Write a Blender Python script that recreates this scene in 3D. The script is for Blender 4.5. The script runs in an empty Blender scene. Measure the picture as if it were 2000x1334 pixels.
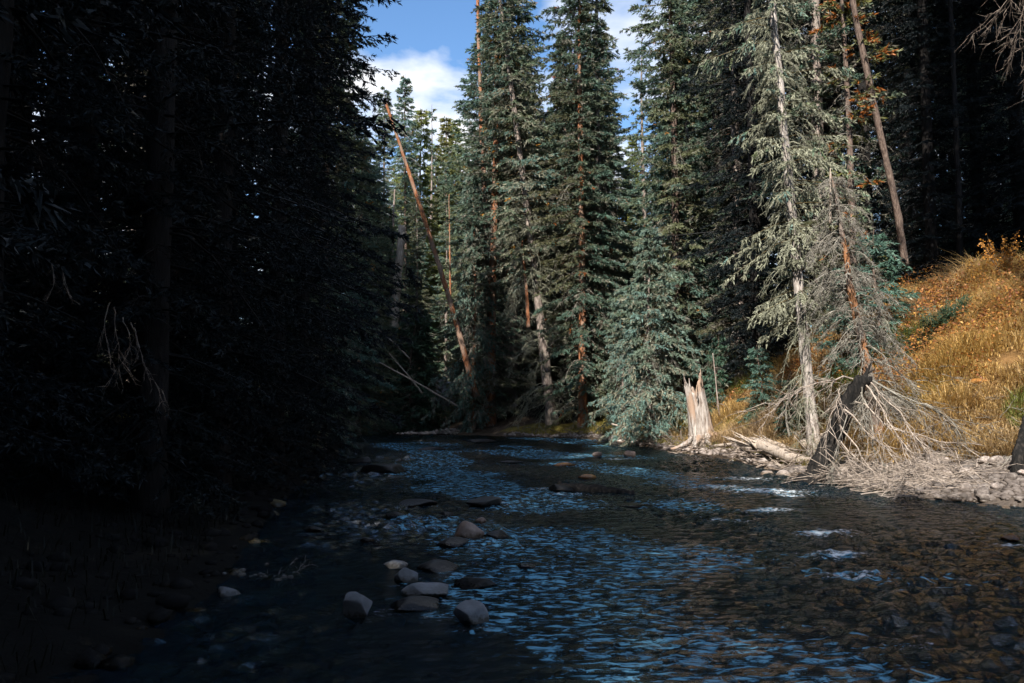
import bpy, math, random
import numpy as np
from mathutils import Vector, Euler

random.seed(7)
RNG = np.random.default_rng(7)
scene = bpy.context.scene
COL = scene.collection
R = math.radians

# ------------------------------------------------------------------ camera
CAM = Vector((0.0, 0.0, 1.8)); PITCH = 4.5; LENS = 28.0
cam_data = bpy.data.cameras.new('camera'); cam_data.lens = LENS; cam_data.sensor_width = 36.0
cam_data.clip_start = 0.05; cam_data.clip_end = 6000
cam = bpy.data.objects.new('camera', cam_data); COL.objects.link(cam)
cam.location = CAM; cam.rotation_euler = (R(90 + PITCH), 0, 0)
scene.camera = cam
FPX = 2000 * LENS / 36.0

# ------------------------------------------------------------------ light
SUN_AZ = (0.33, 0.944); SUN_EL = R(40)
world = bpy.data.worlds.new('World'); scene.world = world; world.use_nodes = True
wn = world.node_tree.nodes; wl = world.node_tree.links; wn.clear()
w_out = wn.new('ShaderNodeOutputWorld'); w_bg = wn.new('ShaderNodeBackground'); w_bg.inputs['Strength'].default_value = 0.115
sky = wn.new('ShaderNodeTexSky'); sky.sky_type = 'NISHITA'; sky.sun_disc = False
sky.sun_elevation = SUN_EL; sky.sun_rotation = math.atan2(-SUN_AZ[0], -SUN_AZ[1]) % (2 * math.pi)
sky.air_density = 1.0; sky.dust_density = 0.3; sky.ozone_density = 3.0
tc = wn.new('ShaderNodeTexCoord'); sx = wn.new('ShaderNodeSeparateXYZ'); wl.new(tc.outputs['Generated'], sx.inputs[0])
zz = wn.new('ShaderNodeMath'); zz.operation = 'ADD'; zz.inputs[1].default_value = 0.12; wl.new(sx.outputs['Z'], zz.inputs[0])
zm = wn.new('ShaderNodeMath'); zm.operation = 'MAXIMUM'; zm.inputs[1].default_value = 0.05; wl.new(zz.outputs[0], zm.inputs[0])
dx = wn.new('ShaderNodeMath'); dx.operation = 'DIVIDE'; wl.new(sx.outputs['X'], dx.inputs[0]); wl.new(zm.outputs[0], dx.inputs[1])
dy = wn.new('ShaderNodeMath'); dy.operation = 'DIVIDE'; wl.new(sx.outputs['Y'], dy.inputs[0]); wl.new(zm.outputs[0], dy.inputs[1])
cx = wn.new('ShaderNodeCombineXYZ'); wl.new(dx.outputs[0], cx.inputs[0]); wl.new(dy.outputs[0], cx.inputs[1]); cx.inputs[2].default_value = 2.32
cn = wn.new('ShaderNodeTexNoise'); cn.inputs['Scale'].default_value = 2.0; cn.inputs['Detail'].default_value = 6; cn.inputs['Roughness'].default_value = 0.52
cn.inputs['Distortion'].default_value = 0.35
wl.new(cx.outputs[0], cn.inputs['Vector'])
cr = wn.new('ShaderNodeValToRGB'); cr.color_ramp.elements[0].position = 0.45; cr.color_ramp.elements[1].position = 0.63
wl.new(cn.outputs['Fac'], cr.inputs[0])
hs = wn.new('ShaderNodeHueSaturation'); hs.inputs['Saturation'].default_value = 1.12; wl.new(sky.outputs[0], hs.inputs['Color'])
cm = wn.new('ShaderNodeMixRGB'); wl.new(cr.outputs[0], cm.inputs[0]); wl.new(hs.outputs[0], cm.inputs[1])
cm.inputs[2].default_value = (5.6, 5.7, 5.9, 1)
wl.new(cm.outputs[0], w_bg.inputs['Color']); wl.new(w_bg.outputs[0], w_out.inputs[0])

sun_d = bpy.data.lights.new('sun', 'SUN'); sun_d.energy = 5.0; sun_d.angle = R(0.5); sun_d.color = (1.0, 0.95, 0.88)
sun = bpy.data.objects.new('sun', sun_d); COL.objects.link(sun)
_n = math.hypot(*SUN_AZ)
SUN_DIR = Vector((SUN_AZ[0] / _n * math.cos(SUN_EL), SUN_AZ[1] / _n * math.cos(SUN_EL), -math.sin(SUN_EL)))
sun.rotation_euler = SUN_DIR.to_track_quat('-Z', 'Y').to_euler(); sun.location = (-12, -30, 40)

scene.view_settings.view_transform = 'Standard'; scene.view_settings.look = 'None'
scene.view_settings.gamma = 1.0; scene.view_settings.exposure = 0.95
scene.render.engine = 'CYCLES'
scene.cycles.use_denoising = True
scene.cycles.max_bounces = 4; scene.cycles.diffuse_bounces = 1; scene.cycles.glossy_bounces = 2
scene.cycles.transmission_bounces = 4; scene.cycles.transparent_max_bounces = 6; scene.cycles.use_adaptive_sampling = True; scene.cycles.adaptive_threshold = 0.03
scene.cycles.sample_clamp_indirect = 3.0; scene.cycles.caustics_reflective = False; scene.cycles.caustics_refractive = False

# ------------------------------------------------------------------ helpers
def P(px, py, Y):
    """World point at forward distance Y seen at photograph pixel (px, py): used to plan where things stand."""
    c = (px - 1000) / FPX; u = (667 - py) / FPX; a = R(PITCH)
    d = Vector((c, math.cos(a) - u * math.sin(a), math.sin(a) + u * math.cos(a)))
    return CAM + d * (Y / d.y)

def W(px, py, z=0.0):
    """Point on a level plane seen at a photograph pixel."""
    d = P(px, py, 1.0) - CAM
    t = (z - CAM.z) / d.z
    return CAM + d * t

def noise2(x, y, seed=0, octaves=3):
    out = np.zeros_like(np.asarray(x, dtype=float)); amp = 1.0; f = 1.0
    r = np.random.default_rng(seed)
    for o in range(octaves):
        for k in range(5):
            a = r.uniform(0, 2 * math.pi); ph = r.uniform(0, 6.28); m = r.uniform(0.6, 1.6)
            out = out + amp * 0.42 * np.sin((x * math.cos(a) + y * math.sin(a)) * f * m + ph)
        amp *= 0.5; f *= 2.1
    return out

def new_mesh(name, V, faces, mat=None, col=None, smooth=False):
    """faces: list of int arrays (m,k), any k. col: (N,3) point colours."""
    me = bpy.data.meshes.new(name)
    V = np.ascontiguousarray(V, dtype=np.float32)
    me.vertices.add(len(V)); me.vertices.foreach_set('co', V.ravel())
    faces = [np.asarray(f, dtype=np.int32) for f in faces if len(f)]
    idx = np.concatenate([f.ravel() for f in faces])
    tot = np.concatenate([np.full(len(f), f.shape[1], dtype=np.int32) for f in faces])
    start = np.concatenate([[0], np.cumsum(tot)[:-1]]).astype(np.int32)
    me.loops.add(len(idx)); me.loops.foreach_set('vertex_index', idx)
    me.polygons.add(len(tot)); me.polygons.foreach_set('loop_start', start)
    try: me.polygons.foreach_set('loop_total', tot)
    except Exception: pass
    if smooth: me.polygons.foreach_set('use_smooth', np.ones(len(tot), dtype=bool))
    if col is not None:
        at = me.color_attributes.new('Col', 'FLOAT_COLOR', 'POINT')
        c4 = np.ones((len(V), 4), dtype=np.float32); c4[:, :3] = col
        at.data.foreach_set('color', c4.ravel())
    me.update(calc_edges=True)
    if mat: me.materials.append(mat)
    return me

def link(name, me, parent=None, loc=None, rot=None):
    o = bpy.data.objects.new(name, me); COL.objects.link(o)
    if parent is not None: o.parent = parent
    if loc is not None: o.location = loc
    if rot is not None: o.rotation_euler = rot
    return o

def tag(o, label=None, cat=None, group=None, kind=None):
    if label: o['label'] = label
    if cat: o['category'] = cat
    if group: o['group'] = group
    if kind: o['kind'] = kind
    return o

def thing(name, label, cat, loc, rot=(0, 0, 0), group=None):
    return tag(link(name, None, None, loc, rot), label, cat, group)

def tubes(Pts, Rad, sides=3, seed_roll=0.0):
    """Pts (m,n,3), Rad (m,n): batch of tubes, returns verts and quads."""
    Pts = np.asarray(Pts, float); Rad = np.asarray(Rad, float)
    m, n, _ = Pts.shape
    T = np.gradient(Pts, axis=1); T /= np.linalg.norm(T, axis=2, keepdims=True) + 1e-9
    ref = np.where(np.abs(T[..., 2:3]) > 0.9, np.array([1.0, 0, 0]), np.array([0, 0, 1.0]))
    ref = np.broadcast_to(ref[:, :1], T.shape)
    A = np.cross(T, ref); A /= np.linalg.norm(A, axis=2, keepdims=True) + 1e-9
    B = np.cross(T, A)
    th = np.arange(sides) * 2 * math.pi / sides + seed_roll
    ring = A[:, :, None] * np.cos(th)[None, None, :, None] + B[:, :, None] * np.sin(th)[None, None, :, None]
    V = Pts[:, :, None] + ring * Rad[:, :, None, None]
    V = V.reshape(-1, 3)
    i = np.arange(m)[:, None, None]; j = np.arange(n - 1)[None, :, None]; k = np.arange(sides)[None, None, :]
    a = (i * n + j) * sides + k; b = (i * n + j) * sides + (k + 1) % sides
    F = np.stack([a, b, b + sides, a + sides], axis=-1).reshape(-1, 4)
    return V, F

def merge(parts):
    Vs, Fs, off = [], [], 0
    for V, F in parts:
        Vs.append(V); Fs.append(np.asarray(F) + off); off += len(V)
    ks = {}
    for f in Fs: ks.setdefault(f.shape[1], []).append(f)
    return np.concatenate(Vs), [np.concatenate(v) for v in ks.values()]

# ------------------------------------------------------------------ materials
def nodes_of(name):
    m = bpy.data.materials.new(name); m.use_nodes = True
    nt = m.node_tree; nt.nodes.clear()
    out = nt.nodes.new('ShaderNodeOutputMaterial')
    return m, nt, out

def N(nt, t, **kw):
    n = nt.nodes.new(t)
    for k, v in kw.items():
        if k.startswith('i_'): n.inputs[k[2:].replace('_', ' ')].default_value = v
        else: setattr(n, k, v)
    return n

def mapped(nt, scale, coord='Object'):
    t = N(nt, 'ShaderNodeTexCoord'); mp = N(nt, 'ShaderNodeMapping'); mp.inputs['Scale'].default_value = scale
    nt.links.new(t.outputs[coord], mp.inputs[0]); return mp.outputs[0]

def ramp(nt, src, stops):
    r = N(nt, 'ShaderNodeValToRGB'); e = r.color_ramp.elements
    while len(e) < len(stops): e.new(0.5)
    for i, (p, c) in enumerate(stops): e[i].position = p; e[i].color = (*c, 1)
    nt.links.new(src, r.inputs[0]); return r.outputs[0]

def wood(name, c_dark, c_mid, c_light, sc=(6, 6, 1.2), bump=0.6, rough=0.85, patch=None):
    m, nt, out = nodes_of(name); L = nt.links
    v = mapped(nt, sc)
    n1 = N(nt, 'ShaderNodeTexNoise'); n1.inputs['Scale'].default_value = 3.0; n1.inputs['Detail'].default_value = 8; n1.inputs['Roughness'].default_value = 0.7
    L.new(v, n1.inputs['Vector'])
    c = ramp(nt, n1.outputs['Fac'], [(0.33, c_dark), (0.5, c_mid), (0.66, c_light)])
    if patch is not None:
        n2 = N(nt, 'ShaderNodeTexNoise'); n2.inputs['Scale'].default_value = 1.6; n2.inputs['Detail'].default_value = 4
        L.new(mapped(nt, (1.2, 1.2, 0.5)), n2.inputs['Vector'])
        f = ramp(nt, n2.outputs['Fac'], [(0.46, (0, 0, 0)), (0.58, (1, 1, 1))])
        mx = N(nt, 'ShaderNodeMixRGB'); L.new(f, mx.inputs[0]); L.new(c, mx.inputs[1]); mx.inputs[2].default_value = (*patch, 1); c = mx.outputs[0]
    b = N(nt, 'ShaderNodeBump'); b.inputs['Strength'].default_value = bump; b.inputs['Distance'].default_value = 0.05
    L.new(n1.outputs['Fac'], b.inputs['Height'])
    p = N(nt, 'ShaderNodeBsdfPrincipled'); p.inputs['Roughness'].default_value = rough; p.inputs['Specular IOR Level'].default_value = 0.25
    L.new(c, p.inputs['Base Color']); L.new(b.outputs[0], p.inputs['Normal']); L.new(p.outputs[0], out.inputs[0])
    return m

def leafy(name, trans=0.2, rough=0.6, vary=0.25, hue=0.03):
    m, nt, out = nodes_of(name); L = nt.links
    a = N(nt, 'ShaderNodeVertexColor', layer_name='Col'); oi = N(nt, 'ShaderNodeObjectInfo')
    h = N(nt, 'ShaderNodeHueSaturation')
    mr = N(nt, 'ShaderNodeMapRange'); mr.inputs['To Min'].default_value = 1 - vary; mr.inputs['To Max'].default_value = 1 + vary
    L.new(oi.outputs['Random'], mr.inputs['Value']); L.new(mr.outputs[0], h.inputs['Value'])
    mr2 = N(nt, 'ShaderNodeMapRange'); mr2.inputs['To Min'].default_value = 0.5 - hue; mr2.inputs['To Max'].default_value = 0.5 + hue
    L.new(oi.outputs['Random'], mr2.inputs['Value']); L.new(mr2.outputs[0], h.inputs['Hue'])
    L.new(a.outputs['Color'], h.inputs['Color'])
    p = N(nt, 'ShaderNodeBsdfPrincipled'); p.inputs['Roughness'].default_value = rough; p.inputs['Specular IOR Level'].default_value = 0.3
    t = N(nt, 'ShaderNodeBsdfTranslucent'); mx = N(nt, 'ShaderNodeMixShader'); mx.inputs[0].default_value = trans
    L.new(h.outputs[0], p.inputs['Base Color']); L.new(h.outputs[0], t.inputs['Color'])
    L.new(p.outputs[0], mx.inputs[1]); L.new(t.outputs[0], mx.inputs[2]); L.new(mx.outputs[0], out.inputs[0])
    return m

def rock_mat(name, c1, c2, c3, rough=0.8, spec=0.3, sc=2.2, vary=0.3):
    m, nt, out = nodes_of(name); L = nt.links
    t = N(nt, 'ShaderNodeTexCoord'); oi = N(nt, 'ShaderNodeObjectInfo')
    add = N(nt, 'ShaderNodeVectorMath', operation='ADD'); L.new(t.outputs['Object'], add.inputs[0]); L.new(oi.outputs['Location'], add.inputs[1])
    n1 = N(nt, 'ShaderNodeTexNoise'); n1.inputs['Scale'].default_value = sc; n1.inputs['Detail'].default_value = 9; n1.inputs['Roughness'].default_value = 0.65
    L.new(add.outputs[0], n1.inputs['Vector'])
    c = ramp(nt, n1.outputs['Fac'], [(0.3, c1), (0.5, c2), (0.68, c3)])
    n2 = N(nt, 'ShaderNodeTexNoise'); n2.inputs['Scale'].default_value = sc * 14; n2.inputs['Detail'].default_value = 4; L.new(add.outputs[0], n2.inputs['Vector'])
    h = N(nt, 'ShaderNodeHueSaturation'); mr = N(nt, 'ShaderNodeMapRange'); mr.inputs['To Min'].default_value = 1 - vary; mr.inputs['To Max'].default_value = 1 + vary
    L.new(oi.outputs['Random'], mr.inputs['Value']); L.new(mr.outputs[0], h.inputs['Value']); L.new(c, h.inputs['Color'])
    mm = N(nt, 'ShaderNodeMath', operation='ADD'); L.new(n1.outputs['Fac'], mm.inputs[0])
    m2 = N(nt, 'ShaderNodeMath', operation='MULTIPLY'); L.new(n2.outputs['Fac'], m2.inputs[0]); m2.inputs[1].default_value = 0.35; L.new(m2.outputs[0], mm.inputs[1])
    b = N(nt, 'ShaderNodeBump'); b.inputs['Strength'].default_value = 0.5; b.inputs['Distance'].default_value = 0.03; L.new(mm.outputs[0], b.inputs['Height'])
    p = N(nt, 'ShaderNodeBsdfPrincipled'); p.inputs['Roughness'].default_value = rough; p.inputs['Specular IOR Level'].default_value = spec
    ge = N(nt, 'ShaderNodeNewGeometry'); sz = N(nt, 'ShaderNodeSeparateXYZ'); L.new(ge.outputs['Position'], sz.inputs[0])
    wa = N(nt, 'ShaderNodeMath', operation='MULTIPLY_ADD'); L.new(n2.outputs['Fac'], wa.inputs[0]); wa.inputs[1].default_value = -0.12; L.new(sz.outputs['Z'], wa.inputs[2])
    wm = N(nt, 'ShaderNodeMapRange'); wm.inputs['From Min'].default_value = -0.03; wm.inputs['From Max'].default_value = 0.02; wm.inputs['To Min'].default_value = 1; wm.inputs['To Max'].default_value = 0; L.new(wa.outputs[0], wm.inputs['Value'])
    wx_ = N(nt, 'ShaderNodeMixRGB', blend_type='MULTIPLY'); L.new(wm.outputs[0], wx_.inputs[0]); L.new(h.outputs[0], wx_.inputs[1]); wx_.inputs[2].default_value = (0.42, 0.38, 0.32, 1)
    rr_ = N(nt, 'ShaderNodeMapRange'); rr_.inputs['To Min'].default_value = rough; rr_.inputs['To Max'].default_value = 0.25; L.new(wm.outputs[0], rr_.inputs['Value']); L.new(rr_.outputs[0], p.inputs['Roughness'])
    L.new(wx_.outputs[0], p.inputs['Base Color']); L.new(b.outputs[0], p.inputs['Normal']); L.new(p.outputs[0], out.inputs[0])
    return m

M = {}
M['bark_grey'] = wood('bark_grey', (0.08, 0.06, 0.05), (0.24, 0.19, 0.16), (0.42, 0.36, 0.31))
M['bark_pale'] = wood('bark_pale', (0.14, 0.11, 0.09), (0.38, 0.33, 0.29), (0.58, 0.53, 0.48))
M['bark_flaking'] = wood('bark_flaking', (0.09, 0.07, 0.06), (0.22, 0.17, 0.14), (0.38, 0.31, 0.26), patch=(0.33, 0.155, 0.07))
M['bark_red'] = wood('bark_red', (0.09, 0.035, 0.02), (0.30, 0.115, 0.05), (0.45, 0.22, 0.11), patch=(0.26, 0.17, 0.12))
M['bark_brown'] = wood('bark_brown', (0.04, 0.028, 0.022), (0.13, 0.09, 0.07), (0.24, 0.18, 0.14))
M['bark_shade_tone'] = wood('bark_shade_tone', (0.006, 0.005, 0.005), (0.013, 0.011, 0.010), (0.026, 0.021, 0.018))  # near-black bark copy that puts shade into the trunk colour
M['bark_black'] = wood('bark_black', (0.004, 0.004, 0.004), (0.011, 0.010, 0.009), (0.045, 0.038, 0.032), rough=0.9)
M['deadwood'] = wood('deadwood', (0.16, 0.12, 0.09), (0.42, 0.34, 0.27), (0.60, 0.52, 0.44), sc=(9, 9, 0.8), bump=0.5)
M['stump_wood'] = wood('stump_wood', (0.10, 0.065, 0.045), (0.36, 0.31, 0.27), (0.56, 0.51, 0.46), sc=(7, 7, 0.7), bump=0.8, patch=(0.36, 0.25, 0.18))
M['twig_grey'] = wood('twig_grey', (0.09, 0.08, 0.062), (0.21, 0.19, 0.155), (0.37, 0.345, 0.30), sc=(2, 2, 2), bump=0.1)
M['twig_lichen'] = wood('twig_lichen', (0.10, 0.10, 0.065), (0.22, 0.22, 0.155), (0.36, 0.35, 0.27), sc=(2, 2, 2), bump=0.1)
M['twig_brown'] = wood('twig_brown', (0.05, 0.038, 0.028), (0.15, 0.115, 0.09), (0.33, 0.27, 0.22), sc=(3, 3, 3), bump=0.1)
M['twig_pale'] = wood('twig_pale', (0.13, 0.10, 0.075), (0.32, 0.26, 0.21), (0.52, 0.44, 0.37), sc=(3, 3, 3), bump=0.1)
M['needles'] = leafy('needles', 0.18, 0.55, 0.3, 0.03)
M['grass'] = leafy('grass', 0.4, 0.6, 0.0, 0.0)
M['leaves'] = leafy('leaves', 0.3, 0.5, 0.1, 0.0)
M['rock_pale'] = rock_mat('rock_pale', (0.10, 0.105, 0.115), (0.22, 0.23, 0.245), (0.38, 0.39, 0.41))
M['rock_dark'] = rock_mat('rock_dark', (0.006, 0.006, 0.006), (0.014, 0.013, 0.012), (0.032, 0.030, 0.027), rough=0.5, spec=0.3)
M['rock_warm'] = rock_mat('rock_warm', (0.10, 0.065, 0.05), (0.22, 0.16, 0.13), (0.36, 0.28, 0.235))
M['rock_wet_orange'] = rock_mat('rock_wet_orange', (0.14, 0.06, 0.015), (0.34, 0.15, 0.04), (0.5, 0.27, 0.09), rough=0.25, spec=0.5)
M['rock_green'] = rock_mat('rock_green', (0.10, 0.14, 0.11), (0.20, 0.27, 0.22), (0.32, 0.38, 0.32))
M['rock_bank'] = rock_mat('rock_bank', (0.09, 0.075, 0.065), (0.22, 0.18, 0.155), (0.40, 0.35, 0.31), vary=0.6)
M['rock_bed'] = rock_mat('rock_bed', (0.03, 0.024, 0.012), (0.09, 0.072, 0.036), (0.22, 0.18, 0.09), vary=0.5)

# ground: soil colours per vertex, with shade painted into forest floor and left shore
m, nt, out = nodes_of('soil'); L = nt.links
a = N(nt, 'ShaderNodeVertexColor', layer_name='Col')
n1 = N(nt, 'ShaderNodeTexNoise'); n1.inputs['Scale'].default_value = 2.6; n1.inputs['Detail'].default_value = 9; n1.inputs['Roughness'].default_value = 0.7
L.new(mapped(nt, (1, 1, 1)), n1.inputs['Vector'])
hsv = N(nt, 'ShaderNodeHueSaturation'); mr = N(nt, 'ShaderNodeMapRange'); mr.inputs['From Min'].default_value = 0.3; mr.inputs['From Max'].default_value = 0.7
mr.inputs['To Min'].default_value = 0.5; mr.inputs['To Max'].default_value = 1.5
L.new(n1.outputs['Fac'], mr.inputs['Value']); L.new(mr.outputs[0], hsv.inputs['Value']); L.new(a.outputs['Color'], hsv.inputs['Color'])
b = N(nt, 'ShaderNodeBump'); b.inputs['Strength'].default_value = 0.9; b.inputs['Distance'].default_value = 0.12; L.new(n1.outputs['Fac'], b.inputs['Height'])
p = N(nt, 'ShaderNodeBsdfPrincipled'); p.inputs['Roughness'].default_value = 0.95; p.inputs['Specular IOR Level'].default_value = 0.1
L.new(hsv.outputs[0], p.inputs['Base Color']); L.new(b.outputs[0], p.inputs['Normal']); L.new(p.outputs[0], out.inputs[0])
M['soil'] = m

# water: reflecting surface over clear brown-green water, white foam, painted teal and blue sky glints
m, nt, out = nodes_of('water'); L = nt.links
fo = N(nt, 'ShaderNodeVertexColor', layer_name='Col')
v1 = mapped(nt, (0.9, 1.5, 1.0))
n1 = N(nt, 'ShaderNodeTexNoise'); n1.inputs['Scale'].default_value = 8; n1.inputs['Detail'].default_value = 6; n1.inputs['Roughness'].default_value = 0.66; n1.inputs['Distortion'].default_value = 0.5
L.new(v1, n1.inputs['Vector'])
n2 = N(nt, 'ShaderNodeTexNoise'); n2.inputs['Scale'].default_value = 11; n2.inputs['Detail'].default_value = 9; n2.inputs['Roughness'].default_value = 0.78
L.new(mapped(nt, (0.8, 1.6, 1.0)), n2.inputs['Vector'])
bp = N(nt, 'ShaderNodeBump'); bp.inputs['Strength'].default_value = 0.8; bp.inputs['Distance'].default_value = 0.06; L.new(n1.outputs['Fac'], bp.inputs['Height'])
fr = N(nt, 'ShaderNodeFresnel'); fr.inputs['IOR'].default_value = 1.16; L.new(bp.outputs[0], fr.inputs['Normal'])
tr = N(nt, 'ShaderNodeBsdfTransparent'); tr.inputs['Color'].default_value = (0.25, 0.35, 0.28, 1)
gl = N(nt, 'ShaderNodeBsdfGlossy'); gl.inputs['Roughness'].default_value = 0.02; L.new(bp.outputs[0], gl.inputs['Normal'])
mx = N(nt, 'ShaderNodeMixShader'); bd = N(nt, 'ShaderNodeBsdfDiffuse'); bd.inputs['Color'].default_value = (0.008, 0.045, 0.080, 1)  # teal body colour stands in for sky reflected on the water
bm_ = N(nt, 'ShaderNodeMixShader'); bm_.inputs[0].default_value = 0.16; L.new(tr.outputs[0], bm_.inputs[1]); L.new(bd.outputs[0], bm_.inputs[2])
L.new(fr.outputs[0], mx.inputs[0]); L.new(bm_.outputs[0], mx.inputs[1]); L.new(gl.outputs[0], mx.inputs[2])
df = N(nt, 'ShaderNodeBsdfDiffuse'); df.inputs['Color'].default_value = (0.82, 0.86, 0.88, 1)
sp = N(nt, 'ShaderNodeSeparateColor'); L.new(fo.outputs['Color'], sp.inputs[0])
nc = N(nt, 'ShaderNodeMapRange'); nc.inputs['From Min'].default_value = 0.34; nc.inputs['From Max'].default_value = 0.66; L.new(n2.outputs['Fac'], nc.inputs['Value'])
am = N(nt, 'ShaderNodeMath', operation='ADD'); L.new(sp.outputs[0], am.inputs[0]); L.new(nc.outputs[0], am.inputs[1])
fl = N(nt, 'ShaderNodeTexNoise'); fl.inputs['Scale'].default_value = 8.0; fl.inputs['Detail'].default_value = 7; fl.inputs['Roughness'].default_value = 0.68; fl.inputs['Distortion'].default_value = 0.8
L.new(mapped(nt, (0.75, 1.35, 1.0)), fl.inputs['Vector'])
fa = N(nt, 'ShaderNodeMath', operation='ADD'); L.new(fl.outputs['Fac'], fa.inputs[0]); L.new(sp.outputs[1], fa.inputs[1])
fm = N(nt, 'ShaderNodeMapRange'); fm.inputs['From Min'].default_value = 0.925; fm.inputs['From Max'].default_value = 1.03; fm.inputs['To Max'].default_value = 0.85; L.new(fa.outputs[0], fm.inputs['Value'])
fd = N(nt, 'ShaderNodeBsdfDiffuse'); fd.inputs['Color'].default_value = (0.20, 0.50, 0.70, 1)  # flat blue painted as flecks where ripples would mirror the sky
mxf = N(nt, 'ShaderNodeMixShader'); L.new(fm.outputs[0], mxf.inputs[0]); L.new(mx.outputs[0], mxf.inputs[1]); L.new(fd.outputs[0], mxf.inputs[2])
mrf = N(nt, 'ShaderNodeMapRange'); mrf.inputs['From Min'].default_value = 0.98; mrf.inputs['From Max'].default_value = 1.30; L.new(am.outputs[0], mrf.inputs['Value'])
mx2 = N(nt, 'ShaderNodeMixShader'); L.new(mrf.outputs[0], mx2.inputs[0]); L.new(mxf.outputs[0], mx2.inputs[1]); L.new(df.outputs[0], mx2.inputs[2])
L.new(mx2.outputs[0], out.inputs[0])
M['water'] = m

# ------------------------------------------------------------------ the valley: banks, bed, slopes
BR = np.array([(60, -60), (26, -10), (15, 0), (12.8, 4), (11.0, 10), (9.9, 13), (9.0, 14.2), (8.0, 15.3), (7.7, 17.5), (7.1, 19.3), (7.2, 25.4), (6.3, 29.5), (4.7, 40),
               (3.0, 43), (0.0, 44.6), (-3.0, 46.8), (-5.0, 52), (-7.0, 70), (-12, 150), (-40, 900)], float)
BL = np.array([(45, -60), (14, -10), (5, -4), (0.4, -0.8), (-1.6, 1.5), (-2.6, 5), (-3.0, 8.7), (-4.2, 14), (-5.6, 25), (-8.6, 40), (-10.2, 46), (-11.5, 55), (-13, 70), (-20, 150), (-50, 900)], float)

def dist_line(x, y, line):
    best = np.full(np.shape(x), 1e9)
    for (ax, ay), (bx, by) in zip(line[:-1], line[1:]):
        ddx, ddy = bx - ax, by - ay
        t = np.clip(((x - ax) * ddx + (y - ay) * ddy) / (ddx * ddx + ddy * ddy), 0, 1)
        best = np.minimum(best, np.hypot(x - ax - t * ddx, y - ay - t * ddy))
    return best

def sides_of(x, y):
    xr = np.interp(y, BR[:, 1], BR[:, 0]); xl = np.interp(y, BL[:, 1], BL[:, 0])
    dr = dist_line(x, y, BR) * np.where(x > xr, 1, -1)
    dl = dist_line(x, y, BL) * np.where(x < xl, 1, -1)
    return dr, dl          # positive on land

def height(x, y):
    x = np.asarray(x, float); y = np.asarray(y, float)
    dr, dl = sides_of(x, y)
    gw = np.interp(y, [10, 17, 22, 26, 36, 44, 60], [3.0, 2.6, 1.3, 1.0, 1.6, 3.0, 2.5])
    slope = np.interp(y, [10, 30, 42, 60], [0.80, 0.85, 0.45, 0.5])
    top = np.interp(y, [10, 20, 34, 45], [5.2, 5.4, 5.0, 4.0])
    d = np.maximum(dr, 0)
    zr = 0.06 + 0.26 * np.minimum(d, gw) + np.minimum(slope * np.maximum(d - gw, 0), top) + 0.14 * np.clip(d - gw - 6, 0, 45)
    lslope = np.interp(y, [-10, 10, 30, 45], [0.3, 0.35, 0.5, 0.7])
    d2 = np.maximum(dl, 0)
    zl = 0.05 + 0.10 * np.minimum(d2, 2.0) + np.minimum(lslope * np.maximum(d2 - 2.0, 0), 7) + 0.2 * np.clip(d2 - 12, 0, 50)
    bed = -np.minimum(0.55, 0.22 * np.minimum(np.maximum(-dr, 0), np.maximum(-dl, 0)) + 0.04)
    z = np.where(dr > 0, zr, np.where(dl > 0, zl, bed))
    land = np.clip(np.maximum(dr, dl) / 3.0, 0, 1)
    z = z + noise2(x * 0.9, y * 0.9, 3) * (0.03 + 0.14 * land) + noise2(x * 3.1, y * 3.1, 4, 2) * 0.03
    return z

def gz(x, y): return float(height(np.array([x]), np.array([y]))[0])

def axis(lo, hi, step, far, ratio=1.35):
    core = list(np.arange(lo, hi + 1e-6, step)); s = step; a = lo
    left = []
    while a > -far: s *= ratio; a -= s; left.append(a)
    s = step; b_ = hi; right = []
    while b_ < far: s *= ratio; b_ += s; right.append(b_)
    return np.array(left[::-1] + core + right)

xs = axis(-14, 22, 0.22, 1500); ys = axis(3, 50, 0.22, 1500)
GX, GY = np.meshgrid(xs, ys)
GZ = height(GX, GY)
dr, dl = sides_of(GX, GY)
gw = np.interp(GY, [10, 17, 22, 26, 36, 44, 60], [3.0, 2.6, 1.3, 1.0, 1.6, 3.0, 2.5])
nz = noise2(GX * 0.6, GY * 0.6, 11)
c = np.empty(GX.shape + (3,))
c[:] = (0.010, 0.010, 0.009)                                              # forest litter, blackened so its colour carries the shade
gold = ((dr > gw) & (dr < gw + 8) & (GY < 40))[..., None]
c = np.where(gold, np.array([0.16, 0.09, 0.035]) * (1 + 0.25 * nz[..., None]), c)
grav = ((dr > -0.3) & (dr <= gw))[..., None]
c = np.where(grav, np.array([0.10, 0.08, 0.065]), c)
c = np.where(grav & (GY > 19.5)[..., None], np.array([0.075, 0.055, 0.038]), c)
moss = ((dr > 0.6) & (dr <= gw + 1.0) & (GY > 21) & (GY < 46))[..., None]
c = np.where(moss, np.array([0.15, 0.12, 0.035]), c)
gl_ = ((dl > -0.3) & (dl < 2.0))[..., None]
c = np.where(gl_, np.array([0.009, 0.009, 0.008]), c)  # left shore ground painted dark to read as shade
bedm = ((dr <= -0.3) & (dl <= -0.3))[..., None]
c = np.where(bedm, np.array([0.055, 0.046, 0.024]) * (1 + 0.3 * nz[..., None]), c)
ny, nx = GX.shape
i, j = np.meshgrid(np.arange(ny - 1), np.arange(nx - 1), indexing='ij')
q = (i * nx + j)
Q = np.stack([q, q + 1, q + nx + 1, q + nx], -1).reshape(-1, 4)
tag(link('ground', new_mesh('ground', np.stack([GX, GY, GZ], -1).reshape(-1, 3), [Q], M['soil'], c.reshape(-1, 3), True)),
    'steep river valley ground with golden slope, gravel edge and dark forest floor', None, None, 'structure')

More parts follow.
